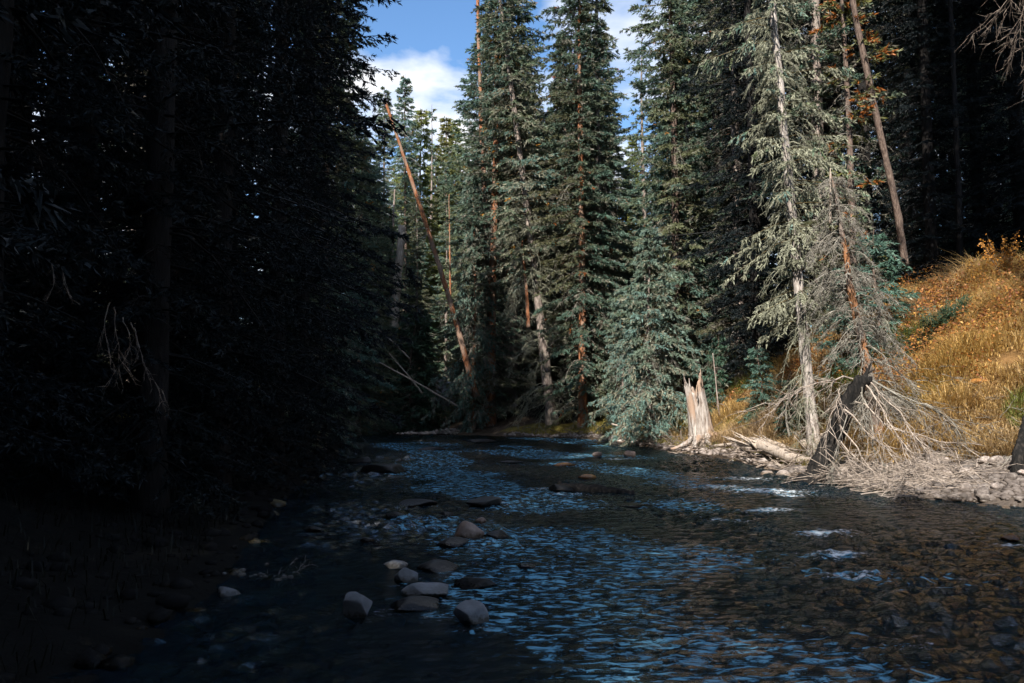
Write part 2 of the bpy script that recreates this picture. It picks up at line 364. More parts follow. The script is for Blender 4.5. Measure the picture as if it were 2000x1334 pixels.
def G(px, py):
    """Where the line of sight through a photograph pixel meets the ground."""
    Y = np.arange(4.0, 70.0, 0.05); q = P(px, py, 1.0) - CAM
    X = q.x * Y; Z_ = CAM.z + q.z * Y; hit = np.nonzero(Z_ < height(X, Y))[0]
    i_ = hit[0] if len(hit) else len(Y) - 1
    return Vector((X[i_], Y[i_], float(height(X[i_:i_ + 1], Y[i_:i_ + 1])[0])))

# (px, py of its foot, width px, height px, material, label, flat tops etc.)
ROCKS = [
 (692, 1212, 88, 56, 'rock_pale', 'pale flat topped boulder, brightest rock near the left bank', 5, 0.55),
 (918, 1222, 68, 46, 'rock_pale', 'grey pointed rock standing alone right of the pale boulder', 9, 0.62),
 (836, 1168, 100, 26, 'rock_pale', 'long low grey slab behind the pointed rock', 14, 0.6),
 (798, 1196, 135, 40, 'rock_dark', 'long dark slab between the pale boulder and the pointed rock', 21, 0.62),
 (795, 1140, 50, 32, 'rock_pale', 'hunched grey rock above the long low slab', 23, 0.7),
 (776, 1110, 54, 14, 'rock_pale', 'flat pale stone barely above the water, uppermost of the near left rocks', 26, 0.7),
 (912, 1052, 60, 34, 'rock_warm', 'rounded pinkish rock at the middle of the stream', 31, 0.85),
 (884, 1068, 74, 30, 'rock_dark', 'dark wet rock leaning on the left of the pinkish rock', 33, 0.7),
 (968, 1052, 58, 26, 'rock_dark', 'dark wet rock right of the pinkish rock', 36, 0.7),
 (938, 1022, 22, 11, 'rock_warm', 'small round pale stone just above the pinkish rock', 39, 0.9),
 (950, 990, 92, 34, 'rock_dark', 'broad dark rock breaking the riffle at mid stream', 41, 0.66),
 (808, 990, 90, 22, 'rock_dark', 'flat dark rock left of the broad dark riffle rock', 43, 0.66),
 (870, 1010, 34, 17, 'rock_dark', 'small dark stone between the flat dark rock and the small pale stone', 46, 0.8),
 (838, 880, 66, 13, 'rock_dark', 'far dark rock low in the blue water below the gravel bar', 48, 0.7),
 (748, 925, 110, 34, 'rock_dark', 'large dark boulder at the left edge of the blue glinting water', 51, 0.66),
 (700, 905, 60, 24, 'rock_dark', 'dark boulder beside the left bank upstream', 53, 0.7),
 (1095, 962, 60, 32, 'rock_dark', 'dark upright rock at the left end of the sunken log', 57, 0.7),
 (1148, 935, 38, 9, 'rock_wet_orange', 'wet orange brown stone just above the sunken dark log', 59, 0.85),
 (1105, 910, 44, 6, 'rock_wet_orange', 'flat tan stone awash above the orange brown stone', 61, 0.85),
 (1232, 892, 28, 14, 'rock_warm', 'reddish block by the far bank left of the stump', 63, 0.75),
 (1168, 892, 20, 10, 'rock_warm', 'small reddish stone left of the reddish block', 66, 0.85),
 (940, 864, 66, 13, 'rock_dark', 'low grey rock in the dark water of the bend', 68, 0.8),
 (1240, 990, 76, 10, 'rock_dark', 'dark rock awash below the sunken log', 71, 0.75),
 (935, 1152, 105, 42, 'rock_dark', 'large black boulder behind the pointed rock', 73, 0.66),
 (850, 1118, 95, 36, 'rock_dark', 'black boulder behind the hunched grey rock', 75, 0.7),
 (716, 1060, 32, 20, 'rock_dark', 'dim purplish stone near the left bank', 78, 0.7),
 (610, 1040, 46, 24, 'rock_dark', 'dim grey stone at the dark water edge of the left bank', 81, 0.75),
 (440, 1165, 55, 20, 'rock_pale', 'pale wedge shaped stone on the black left shore', 83, 0.6),
 (1982, 1056, 40, 13, 'rock_wet_orange', 'wet orange rock at the right edge with white water round it', 87, 0.8),
 (1785, 1262, 120, 22, 'rock_wet_orange', 'round brown boulder under the water in the lower right', 89, 0.9),
 (1000, 905, 50, 9, 'rock_dark', 'small dark rock awash in the far blue glints', 92, 0.8),
 (1030, 1110, 46, 12, 'rock_dark', 'low dark stone right of the large black boulder', 94, 0.8),
 (770, 1012, 46, 20, 'rock_dark', 'dark stone left of the pinkish rock near the shore', 96, 0.75),
]
# ------------------------------------------------------------------ the stream
FOAM = [(1500, 960, 110, 1.0), (1400, 952, 80, .9), (1445, 935, 80, .85), (1540, 968, 50, .9), (1615, 1043, 75, 1.1), (1630, 1082, 75, 1.05), (1655, 1122, 65, 1.0),
        (1060, 957, 45, .75), (1105, 965, 70, .7), (1075, 980, 80, .5), (1215, 897, 45, .9), (1130, 891, 70, .55), (1975, 1067, 45, .9), (1500, 998, 70, .95),
        (985, 985, 45, .6), (800, 960, 60, .4), (1330, 1075, 60, .35), (1250, 1080, 60, .4), (1960, 1255, 60, .35), (1870, 1010, 30, .3), (700, 950, 40, .35), (1420, 1015, 60, .7)]
for px, py, wp, hp, *_ in ROCKS:
    if hp > 15 and px > 650: FOAM += [(px - wp * 0.35, py + 3, wp * 0.4, .42), (px + wp * 0.4, py + 2, wp * 0.4, .5)]
xs = axis(-9, 12.5, 0.08, 60, 1.8); ys = axis(3.2, 46, 0.08, 400, 1.5)
WX, WY = np.meshgrid(xs, ys)
r = np.random.default_rng(21)
Z = np.zeros_like(WX)
turb = 0.70 + 0.62 * noise2(WX * 0.8, WY * 0.5, 31, 2)
turb = np.clip(turb, 0.15, 2.0)
calm = np.clip((WX - 3.5) / 5, 0, 1) * np.clip((19 - WY) / 5, 0, 1)
turb *= 1 - 0.7 * calm
foam = np.zeros_like(WX)
for px, py, wp, s in FOAM:
    c0 = W(px, py); k = c0.y / FPX
    g = np.exp(-((WX - c0.x) / (wp * k)) ** 2 - ((WY - c0.y - 0.12 * np.sin(WX * 3)) / (max(0.2, 0.55 * wp * k))) ** 2)
    foam = np.maximum(foam, g * s)
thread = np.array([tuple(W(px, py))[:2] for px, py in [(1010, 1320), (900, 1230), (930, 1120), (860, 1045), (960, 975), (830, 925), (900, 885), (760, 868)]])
glint_mask = 0.30 * np.exp(-(dist_line(WX, WY, thread) / (0.9 + 0.045 * WY)) ** 2) + 0.27 * np.exp(-((WX - 1.8) / 4.2) ** 2) * np.clip(0.8 + 0.5 * noise2(WX * 0.8, WY * 0.8, 88, 2), 0, 1.3)  # density of the painted sky glints along the current
glint_mask = 0.08 + glint_mask + 0.05 * np.clip((WY - 14) / 10, 0, 1)
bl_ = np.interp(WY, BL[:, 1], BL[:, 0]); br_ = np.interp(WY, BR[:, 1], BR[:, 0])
glint_mask = glint_mask * np.clip((WX - bl_ - 0.3) / 1.6, 0, 1)
glint_mask = glint_mask * np.clip(0.97 + 0.28 * noise2(WX * 1.3 + 0.4 * WY, WY * 0.9, 93, 2), 0.55, 1.25)
glint_mask = np.minimum(glint_mask + 0.25 * foam, 0.42)
warp = noise2(WX * 0.8, WY * 0.8, 41, 2)
for k in range(46):
    lam = 0.17 * (5.5 ** r.random()); ang = r.normal(math.pi / 2, 0.8); ph = r.uniform(0, 6.28)
    kx, ky = math.cos(ang) * 6.283 / lam, math.sin(ang) * 6.283 / lam
    s = np.sin(kx * WX + ky * WY + ph + 1.3 * warp + 0.9 * noise2(WX * 1.7 / lam * 0.3, WY * 1.7 / lam * 0.3, 50 + k, 1))
    Z += (0.0068 * lam ** 0.75) * (1 - np.abs(s)) * 1.5
Z = (Z - Z.mean()) * turb * 1.15 + foam * (0.02 + 0.022 * noise2(WX * 7, WY * 10, 77, 3))
ny, nx = WX.shape
fine = ((WX > -9.2) & (WX < 12.7) & (WY > 3) & (WY < 46.3))
Z = np.where(fine, Z, 0.0)
i, j = np.meshgrid(np.arange(ny - 1), np.arange(nx - 1), indexing='ij'); q = i * nx + j
Q = np.stack([q, q + 1, q + nx + 1, q + nx], -1).reshape(-1, 4)
cc = np.zeros((WX.size, 3)); cc[:, 0] = foam.ravel() * 0.6; cc[:, 1] = glint_mask.ravel()
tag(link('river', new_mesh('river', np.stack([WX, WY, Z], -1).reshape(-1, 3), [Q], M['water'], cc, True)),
    'shallow rippling mountain river with painted blue glints and white riffles', None, None, 'structure')

# ------------------------------------------------------------------ trees
BLUE = (0.098, 0.166, 0.128); OLIVE = (0.140, 0.148, 0.075); LICH = (0.24, 0.23, 0.17); YEL = (0.15, 0.155, 0.035); SHADE_DEEP = (0.005, 0.010, 0.011); SHADE_MID = (0.007, 0.013, 0.0145); BROWN = (0.16, 0.10, 0.05); RUST = (0.33, 0.13, 0.025)  # the two near-black greens put forest shade into the needles

def spruce(name, seed, H, Rm, z0, whorl=0.45, per=6, twigs=14, sprays=5, size=0.20, lich=0.25, palette=(BLUE, OLIVE), droop=0.35, gaps=0.18,
           dead=40, trunk_r=None, bark='bark_brown', top_pow=0.75, lich_low=0.6, hang=0.35, wob=0.12, dead_len=1.0, rust=0.0, dead_mat=None, dead_top=None, dead_n=(9, 3)):
    """Meshes of one conifer: trunk, crown (needle sprays), dead_branches."""
    r = np.random.default_rng(seed)
    tr = trunk_r or 0.0085 * H
    n = 26; t = np.linspace(0, 1, n)
    wx = wob * np.sin(t * r.uniform(3, 6) + r.uniform(0, 6)) * t; wy = wob * np.sin(t * r.uniform(3, 6) + r.uniform(0, 6)) * t
    path = np.stack([wx, wy, t * H - 0.35 * (t == 0)], -1)
    rad = tr * (1 - t) ** 0.8 + 0.01 + tr * 0.45 * np.exp(-t * H / 0.35)
    V, F = tubes(path[None], rad[None], 10)
    V = V + r.normal(0, tr * 0.05, V.shape)
    out = {'trunk': new_mesh(name + '_trunk', V, [F], M[bark], None, True)}
    def axis_at(h):
        u = np.clip(h / H, 0, 1); return np.stack([np.interp(u, t, wx), np.interp(u, t, wy), h], -1)
    hs = []; az = []
    h = z0
    while h < H - 0.1:
        f = (h - z0) / (H - z0)
        k = max(3, int(round(per * (1 - 0.45 * f)))); a0 = r.uniform(0, 6.28)
        for q_ in range(k):
            hs.append(h + r.normal(0, whorl * 0.3)); az.append(a0 + q_ * 6.283 / k + r.normal(0, 0.3))
        h += whorl * r.uniform(0.7, 1.3) * (1 - 0.45 * f)
    hs = np.clip(np.array(hs), z0 * 0.8, H - 0.05); az = np.array(az)
    f = np.clip((hs - z0) / (H - z0), 0, 1)
    prof = (1 - f) ** top_pow * (0.55 + 0.45 * np.minimum(1, f / 0.18))
    cl = noise2(az * 1.3, hs * 0.8, seed + 5, 2)
    keep = (cl > -0.9 + gaps * 3) | (f > 0.9) if gaps > 0.25 else (r.random(len(hs)) > gaps)
    Lb = Rm * prof * np.clip(0.82 + 0.36 * cl + r.normal(0, 0.17, len(hs)), 0.25, 1.6) + 0.12
    hs, az, f, Lb = hs[keep], az[keep], f[keep], Lb[keep]
    nb = len(hs)
    dr_ = droop * (1.15 - 0.9 * f) * r.uniform(0.7, 1.3, nb); up = 0.25 * f + r.normal(0.05, 0.06, nb)
    fwd = np.stack([np.cos(az), np.sin(az), np.zeros(nb)], -1); side = np.stack([-np.sin(az), np.cos(az), np.zeros(nb)], -1)
    base = axis_at(hs)
    def bp_(idx, s):
        p = base[idx] + fwd[idx] * (Lb[idx] * s)[:, None]
        p[:, 2] += Lb[idx] * (up[idx] * s - dr_[idx] * s ** 1.6 * 1.3 + 0.28 * dr_[idx] * s ** 4)
        return p
    # limbs
    s5 = np.linspace(0, 1, 5)
    Pb = np.stack([bp_(np.arange(nb), np.full(nb, s)) for s in s5], 1)
    Rb = (0.006 + 0.008 * Lb)[:, None] * (1.05 - s5)[None]
    Vl, Fl = tubes(Pb, Rb, 3)
    # twigs
    nt_ = np.maximum(4, (twigs * (0.35 + 0.65 * Lb / max(Rm, .1)))).astype(int)
    bi = np.repeat(np.arange(nb), nt_); m_ = len(bi)
    s = r.random(m_) ** 0.75 * 0.9 + 0.1
    sg = np.where(r.random(m_) < 0.5, -1, 1)
    ang = r.uniform(0.35, 1.25, m_)
    dn = hang * r.uniform(0.2, 1.4, m_) * (1.1 - 0.6 * f[bi])
    td = fwd[bi] * np.cos(ang)[:, None] + side[bi] * (np.sin(ang) * sg)[:, None]; td[:, 2] -= dn
    td /= np.linalg.norm(td, axis=1, keepdims=True)
    tl = (0.16 + 0.30 * Lb[bi] * (1.05 - s)) * r.uniform(0.5, 1.3, m_)
    tp = bp_(bi, s)
    ti = np.repeat(np.arange(m_), sprays); ns = len(ti)
    u = r.random(ns)
    pos = tp[ti] + td[ti] * (tl[ti] * u)[:, None]; pos[:, 2] -= 0.22 * tl[ti] * u ** 2 * hang * 2
    d = td[ti] + r.normal(0, 0.42, (ns, 3)); d[:, 2] -= 0.10 + 0.5 * hang * r.random(ns)
    d /= np.linalg.norm(d, axis=1, keepdims=True)
    w = np.cross(d, r.normal(0, 1, (ns, 3)) + np.array([0, 0, 1.2])); w /= np.linalg.norm(w, axis=1, keepdims=True) + 1e-9
    ln = size * r.uniform(0.55, 1.35, ns); wd = ln * r.uniform(0.10, 0.19, ns)
    w2 = np.cross(d, w)
    Vs = np.empty((ns, 6, 3))
    Vs[:, 0] = pos - w * wd[:, None]; Vs[:, 1] = pos + w * wd[:, None]; Vs[:, 2] = pos + d * ln[:, None]
    p2 = pos + d * (0.3 * ln)[:, None]
    Vs[:, 3] = p2 - w2 * wd[:, None]; Vs[:, 4] = p2 + w2 * wd[:, None]; Vs[:, 5] = p2 + d * (0.85 * ln)[:, None] + w * (0.3 * ln)[:, None]
    Fs = np.arange(ns * 6).reshape(-1, 3)
    # colour of each twig: green, olive, lichen-grey, and the odd rusty one
    bf = f[bi]; rel = s
    pl = lich * (1.2 - rel) + lich_low * lich * (1 - bf) * 1.5
    isl = r.random(m_) < pl
    mixf = np.clip(0.44 + 0.55 * noise2(az[bi] * 1.1 + 3, hs[bi] * 0.7, seed + 9, 1) + r.normal(0, 0.22, m_), 0, 1)[:, None]
    tc_ = np.array(palette[0]) * (1 - mixf) + np.array(palette[1]) * mixf
    tc_ = np.where(isl[:, None], np.array(LICH) * r.uniform(0.6, 1.15, (m_, 1)), tc_)
    if rust > 0: tc_ = np.where((r.random(m_) < rust)[:, None], np.array(RUST), tc_)
    sc_ = tc_[ti] * r.uniform(0.7, 1.3, (ns, 1))
    tipc = sc_ * 1.12
    Cs = np.stack([sc_, sc_, tipc, sc_, sc_, tipc], 1).reshape(-1, 3)
    out['crown'] = new_mesh(name + '_crown', np.concatenate([Vs.reshape(-1, 3), Vl]), [Fs, Fl + ns * 6], M['needles'],
                            np.concatenate([Cs, np.broadcast_to(np.array((0.008, 0.008, 0.008)) if palette[0] == SHADE_DEEP else np.array(BROWN) * 0.5, Vl.shape)]))
    if dead:
        hh = r.uniform(0.6, dead_top or max(z0 + (H - z0) * 0.45, 1.5), dead); lens = dead_len * r.uniform(0.5, 1.0, dead) * Rm * 0.8
        out['dead_branches'] = dead_limbs(name + '_dead', seed + 3, axis_at(hh), r.uniform(0, 6.28, dead), lens, dead_n[0], dead_n[1], dead_mat or ('twig_grey' if lich < 0.4 else 'twig_lichen'))
    return out

def dead_limbs(name, seed, base, az, lens, n2=10, n3=4, mat='twig_grey', up=0.1, drop=0.75, thick=1.0):
    """Bare drooping limbs with two orders of twigs."""
    r = np.random.default_rng(seed); nb = len(az)
    fwd = np.stack([np.cos(az), np.sin(az), np.zeros(nb)], -1); side = np.stack([-np.sin(az), np.cos(az), np.zeros(nb)], -1)
    dp = drop * r.uniform(0.5, 1.3, nb); upv = up + r.normal(0, 0.12, nb); bend = r.normal(0, 0.18, nb)
    def at(i, s):
        p = base[i] + fwd[i] * (lens[i] * s * (1 - 0.18 * s))[:, None] + side[i] * (lens[i] * bend[i] * s * s)[:, None]
        p[:, 2] += lens[i] * (upv[i] * s - dp[i] * s ** 2); return p
    s6 = np.linspace(0, 1, 6); ar = np.arange(nb)
    P1 = np.stack([at(ar, np.full(nb, s)) for s in s6], 1)
    P1[:, 1:] += r.normal(0, 0.012, P1[:, 1:].shape) * lens[:, None, None]
    parts = [tubes(P1, thick * (0.005 + 0.0095 * lens)[:, None] * (1.08 - s6)[None], 4)]
    b2 = np.repeat(ar, n2); m2 = len(b2); s = r.uniform(0.15, 1, m2)
    o2 = at(b2, s); a2 = r.uniform(0.4, 1.3, m2) * np.where(r.random(m2) < 0.5, -1, 1)
    d2 = fwd[b2] * np.cos(a2)[:, None] + side[b2] * np.sin(a2)[:, None]; d2[:, 2] -= r.uniform(0.1, 0.9, m2)
    d2 /= np.linalg.norm(d2, axis=1, keepdims=True)
    l2 = lens[b2] * r.uniform(0.15, 0.42, m2) * (1.15 - 0.6 * s)
    def at2(i, u):
        p = o2[i] + d2[i] * (l2[i] * u)[:, None]; p[:, 2] -= 0.35 * l2[i] * u * u; return p
    s4 = np.linspace(0, 1, 4); ar2 = np.arange(m2)
    P2 = np.stack([at2(ar2, np.full(m2, u)) for u in s4], 1); P2[:, 1:] += r.normal(0, 0.03, P2[:, 1:].shape) * l2[:, None, None]
    parts.append(tubes(P2, thick * (0.004 + 0.006 * l2)[:, None] * (1.1 - s4)[None], 3))
    if n3:
        b3 = np.repeat(ar2, n3); m3 = len(b3); u = r.uniform(0.1, 1, m3); o3 = at2(b3, u)
        d3 = d2[b3] * 0.6 + r.normal(0, 0.6, (m3, 3)); d3[:, 2] -= 0.5; d3 /= np.linalg.norm(d3, axis=1, keepdims=True)
        l3 = l2[b3] * r.uniform(0.2, 0.6, m3) + 0.04
        s3 = np.array([0, 0.5, 1.0])
        P3 = o3[:, None] + d3[:, None] * (l3[:, None] * s3)[..., None] + r.normal(0, 0.06, (m3, 3, 3)) * l3[:, None, None] * s3[None, :, None]
        parts.append(tubes(P3, thick * np.full((m3, 1), 0.0045) * (1.2 - s3)[None], 3))
    V, Fs = merge(parts)
    return new_mesh(name, V, Fs, M[mat])

PR = {}
PR['spruce_full'] = spruce('spruce_full', 101, 26, 2.7, 1.0, per=10, whorl=0.50, twigs=26, sprays=11, size=0.145, lich=0.15, dead=40, gaps=0.08, top_pow=0.6, rust=0.008)
PR['spruce_tall'] = spruce('spruce_tall', 102, 28, 2.3, 1.2, per=9, whorl=0.52, twigs=25, sprays=10, size=0.145, lich=0.28, dead=80, top_pow=0.55, gaps=0.12, bark='bark_grey')
PR['spruce_ragged'] = spruce('spruce_ragged', 103, 28, 2.3, 8.0, per=9, whorl=0.50, twigs=24, sprays=10, size=0.145, lich=0.45, palette=(BLUE, OLIVE), dead=130, gaps=0.12, top_pow=0.55, bark='bark_grey', hang=0.5, dead_len=1.35, dead_top=12.0, dead_n=(12, 5), rust=0.02)
PR['spruce_slim'] = spruce('spruce_slim', 104, 21, 1.35, 3.5, per=4, whorl=0.6, twigs=12, sprays=6, lich=0.2, dead=35, gaps=0.25, bark='bark_grey')
PR['fir_young'] = spruce('fir_young', 105, 8.6, 2.1, 0.5, whorl=0.30, per=7, twigs=24, sprays=9, size=0.14, lich=0.30, dead=40, gaps=0.10, droop=0.5, hang=0.6, palette=((0.12, 0.20, 0.165), (0.14, 0.18, 0.13)), trunk_r=0.11, bark='bark_grey')
PR['pine_yellow'] = spruce('pine_yellow', 106, 20, 2.4, 1.0, per=8, whorl=0.42, twigs=20, sprays=7, size=0.18, lich=0.04, palette=((0.26, 0.26, 0.07), (0.14, 0.18, 0.065)), dead=10, gaps=0.08, droop=0.2, hang=0.2, bark='bark_brown')
PR['fir_small'] = spruce('fir_small', 107, 3.2, 0.95, 0.1, whorl=0.2, per=6, twigs=13, sprays=6, size=0.12, lich=0.08, dead=0, gaps=0.08, droop=0.3, palette=(BLUE, (0.06, 0.12, 0.075)), trunk_r=0.04)
PR['spruce_shade_tone'] = spruce('spruce_shade_tone', 108, 27, 3.0, 0.8, per=8, twigs=24, sprays=12, size=0.10, lich=0.0, dead=25, dead_mat='bark_shade_tone', gaps=0.06, palette=(SHADE_DEEP, SHADE_MID), bark='bark_shade_tone')  # spruce copy with shade painted into needles and bark
PR['spruce_bare'] = spruce('spruce_bare', 109, 29, 2.4, 11.0, per=6, twigs=18, sprays=6, size=0.20, lich=0.10, dead=60, gaps=0.12, palette=(SHADE_DEEP, (0.04, 0.065, 0.048)), bark='bark_shade_tone')
PR['spruce_shade_caster'] = spruce('spruce_shade_caster', 119, 34, 2.6, 18.0, per=7, twigs=20, sprays=8, size=0.18, lich=0.05, dead=30, gaps=0.08, palette=(SHADE_DEEP, (0.04, 0.065, 0.05)), bark='bark_shade_tone', top_pow=0.5)  # crown raised for the added trees so their shadow clears the slope
PR['spruce_lichen'] = spruce('spruce_lichen', 110, 19, 1.55, 3.3, whorl=0.42, per=6, top_pow=0.45, twigs=24, sprays=9, size=0.105, lich=0.62, palette=(BLUE, OLIVE), dead=110, gaps=0.20, hang=0.75, trunk_r=0.15, bark='bark_pale', lich_low=0.8)
PR['pine_orange'] = spruce('pine_orange', 111, 17, 1.5, 3.0, per=5, twigs=10, sprays=6, lich=0.1, palette=(YEL, OLIVE), dead=40, gaps=0.26, droop=0.1, hang=0.1, bark='bark_brown', rust=0.28)

def tree(proto, x, y, label, scale=1.0, rz=None, lean=(0, 0), group=None, name='spruce_tree', wide=1.0, bark=None, z=None, cat='tree'):
    zb = gz(x, y) - 0.05 if z is None else z
    t = thing(name, label, cat, (x, y, zb), (R(lean[1]), R(lean[0]), random.uniform(0, 6.28) if rz is None else rz), group)
    t.rotation_mode = 'XYZ'
    t.scale = (scale * wide, scale * wide, scale)
    tr_ = None
    for k, me in PR[proto].items():
        o = link(k, me, tr_ if k == 'dead_branches' else t)
        if k == 'trunk': tr_ = o
        if k == 'dead_branches': o['kind'] = 'stuff'
        if k == 'trunk' and bark: o.material_slots[0].link = 'OBJECT'; o.material_slots[0].material = M[bark]
    return t

def tree_px(proto, px, Y, label, top=None, H=None, scale=None, **kw):
    """Plan a tree by where it stands across the view and how far; its height by the top row in the photograph."""
    x = (px - 1000) / FPX * Y
    s = scale or 1.0
    if top is not None:
        zt = P(px, top, Y).z; s = (zt - gz(x, Y)) / H
    return tree(proto, x, Y, label, s, **kw)

# --- far bank and bend, centre of the picture
tree_px('spruce_ragged', 1078, 46.0, 'tall ragged spruce with pale scaly trunk leaning left beside the river bend', scale=1.1, lean=(-6.5, 0), rz=0.0, wide=1.15, name='spruce_tree')
tree_px('spruce_tall', 958, 48.5, 'slender spruce with reddish trunk rising from the darkest part of the bend', scale=1.12, lean=(-1.5, 0), bark='bark_red', wide=1.1)
tree_px('spruce_ragged', 1000, 51, 'grey twiggy spruce directly behind the pale leaning trunk', scale=1.05, lean=(-2, 0), rz=2.1, wide=1.2)
tree_px('spruce_full', 1138, 44.5, 'broad tall spruce with reddish upper trunk, dark at its foot, at mid picture', scale=1.18, wide=0.92, bark='bark_red')
tree_px('spruce_tall', 1172, 47, 'tall spruce crowding behind the broad spruce at mid picture', scale=1.1)
tree_px('spruce_full', 1030, 60, 'blue green spruce whose pointed top shows right of the leaning pale trunk', top=100, H=26, wide=0.8)
tree_px('spruce_slim', 1263, 50, 'slim spruce with bare thin trunk standing alone against the white cloud', top=68, H=21)
tree_px('spruce_full', 1322, 39.5, 'dense blue green spruce right of the cloud gap, above the pale stump', scale=1.15, wide=0.92)
tree_px('spruce_tall', 1352, 44, 'spruce with thin grey trunk just behind the dense blue green spruce', scale=1.1, wide=0.95)
tree_px('spruce_full', 1405, 42, 'dark green spruce between the stump and the lichen hung spruce', scale=1.15, wide=0.9)
tree_px('spruce_tall', 1448, 37, 'shaded spruce close behind the left side of the lichen hung spruce', scale=1.08)
tree_px('fir_young', 1268, 34.5, 'young pale green fir with drooping skirts in front of the forest, left of the stump', top=440, H=8.6, wide=0.95, name='fir_tree')
tree_px('fir_young', 1215, 41, 'young fir half hidden between the drooping fir and the broad spruce', top=560, H=8.6, wide=0.8, name='fir_tree')
tree_px('spruce_lichen', 1588, 21.6, 'lichen hung spruce with pale bare lower trunk on the right bank', scale=1.2, lean=(-5.0, 0), rz=0.4, wide=0.85)
tree_px('fir_young', 925, 47.8, 'grey lichen covered young spruce at the foot of the leaning red trunk', top=330, H=8.6, wide=0.55, bark='bark_red', name='spruce_tree')

# --- trees beyond the bend, left of the tall group
tree_px('spruce_full', 788, 66, 'pointed blue green spruce standing highest in the sky gap beyond the bend', top=143, H=26, wide=0.85)
tree_px('pine_yellow', 820, 70, 'yellow green pine right of the pointed spruce in the sky gap', top=212, H=20, name='pine_tree', wide=1.0)
tree_px('spruce_slim', 838, 80, 'thin distant spruce spire right of the yellow green pine', top=204, H=21, wide=0.8)
tree_px('pine_yellow', 868, 72, 'yellow green pine at the middle of the sky gap', top=228, H=20, name='pine_tree', wide=1.0)
tree_px('pine_yellow', 887, 76, 'yellow green pine next to the tall ragged group beyond the bend', top=234, H=20, name='pine_tree', wide=0.85)
tree_px('pine_yellow', 850, 84, 'farthest yellow green pine low in the sky gap', top=285, H=20, name='pine_tree')
tree_px('spruce_tall', 745, 60, 'lit spruce half hidden behind the dark trees of the left bank', top=170, H=28, wide=0.9)
tree_px('spruce_full', 722, 53, 'sunlit olive spruce at the edge of the dark left bank', top=330, H=26, wide=0.8)
tree_px('fir_young', 828, 54, 'bright blue green young fir glowing in a sun patch beyond the bend', top=600, H=8.6, name='fir_tree', wide=0.95)
tree_px('fir_small', 805, 52, 'tiny pale fir tip beside the glowing young fir beyond the bend', top=598, H=3.2, name='fir_tree')
for k, (px, Y) in enumerate([(905, 66), (870, 62), (770, 74), (930, 60), (812, 60), (975, 64), (1090, 60), (1200, 62), (1240, 66), (1290, 58), (1340, 56), (1385, 54), (1430, 50), (1060, 70), (960, 78), (890, 96), (840, 100), (780, 92), (730, 80)]):
    low = px < 910
    tree_px(['spruce_full', 'spruce_tall', 'pine_yellow'][k % 3], px, Y, 'spruce crowded into the backdrop of the forest behind the river bend', top=(300 + 18 * (k % 5)) if low else (260 + 40 * (k % 4)) if 1180 < px < 1300 else None, H=26 if k % 3 == 0 else 28 if k % 3 == 1 else 20, scale=None if low else 0.85, group='backdrop trees behind the bend', wide=0.95)

for k, (px, Y) in enumerate([(945, 58), (985, 57), (1020, 55), (1065, 56), (1105, 54), (1150, 56), (1185, 55), (1225, 57), (1265, 60), (1310, 52), (1365, 50), (1420, 47), (1465, 44), (1000, 70), (1130, 68), (1250, 72), (915, 74), (860, 78), (800, 84), (1080, 82), (1180, 84)]):
    gap = px < 920; cl = 1195 < px < 1280
    tree_px('spruce_full', px, Y, 'low crowned spruce filling the dark gaps between the tall trunks of the bend', top=(330 + 14 * (k % 3)) if gap else 300 + 25 * (k % 3) if cl else 60 + 50 * (k % 4), H=26, wide=1.25, group='filling spruces between the trunks')

for k, (px, Y, tp) in enumerate([(700, 47, 250), (735, 50, 380), (680, 56, 200), (760, 58, 400), (715, 66, 280), (650, 50, 150)]):
    tree_px('spruce_full', px, Y, 'spruce rising up the steep left slope before the bend', top=tp, H=26, wide=1.1, group='spruces of the steep left slope')

# --- shaded forest above the golden slope
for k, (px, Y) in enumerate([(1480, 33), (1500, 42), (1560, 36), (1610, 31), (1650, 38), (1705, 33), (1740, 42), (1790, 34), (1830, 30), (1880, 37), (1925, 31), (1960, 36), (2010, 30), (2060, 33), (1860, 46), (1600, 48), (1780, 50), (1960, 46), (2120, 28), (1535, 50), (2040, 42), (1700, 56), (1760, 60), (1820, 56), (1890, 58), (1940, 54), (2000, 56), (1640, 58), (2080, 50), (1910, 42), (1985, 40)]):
    tree_px(['spruce_shade_tone', 'spruce_bare', 'spruce_shade_tone', 'spruce_tall'][k % 4], px, Y, 'spruce in the deep shade of the forest above the golden slope', scale=random.uniform(1.0, 1.2), group='shaded trees above the golden slope')
tree_px('pine_orange', 1672, 29, 'pine with rusty needle clumps and reddish trunk behind the lichen hung spruce', scale=1.05, name='pine_tree')
tree_px('fir_small', 1720, 25.5, 'small fir in shade right of the dead leaning spruce', scale=1.35, name='fir_tree')
tree_px('fir_small', 1660, 26.5, 'small fir in shade right behind the dead leaning spruce', scale=1.2, name='fir_tree')
tree_px('fir_small', 1485, 28.5, 'small fir sapling on the shaded golden bank right of the stump', scale=0.8, name='fir_tree')
tree_px('fir_small', 1540, 25, 'fir sapling left of the pale trunk of the lichen hung spruce', scale=0.6, name='fir_tree')
tree_px('fir_small', 1400, 33, 'narrow young fir right behind the pale stump', scale=1.1, name='fir_tree', wide=0.7)

# --- unseen trees added outside the right edge; their high crowns shade the upper right
for (x, y, s) in [(12.4, 14.5, 1.0), (13.9, 16.4, 1.0), (11.0, 13.0, 0.98), (15.2, 14.0, 1.0), (16.8, 18.0, 1.0), (12.6, 11.4, 1.0), (17.8, 12.0, 1.0), (20.0, 20.5, 1.0), (14.4, 18.6, 1.05)]:
    tree('spruce_shade_caster', x, y, 'unseen tall spruce added on the near right bank for its shade', s, group='added shade trees of the near right bank')

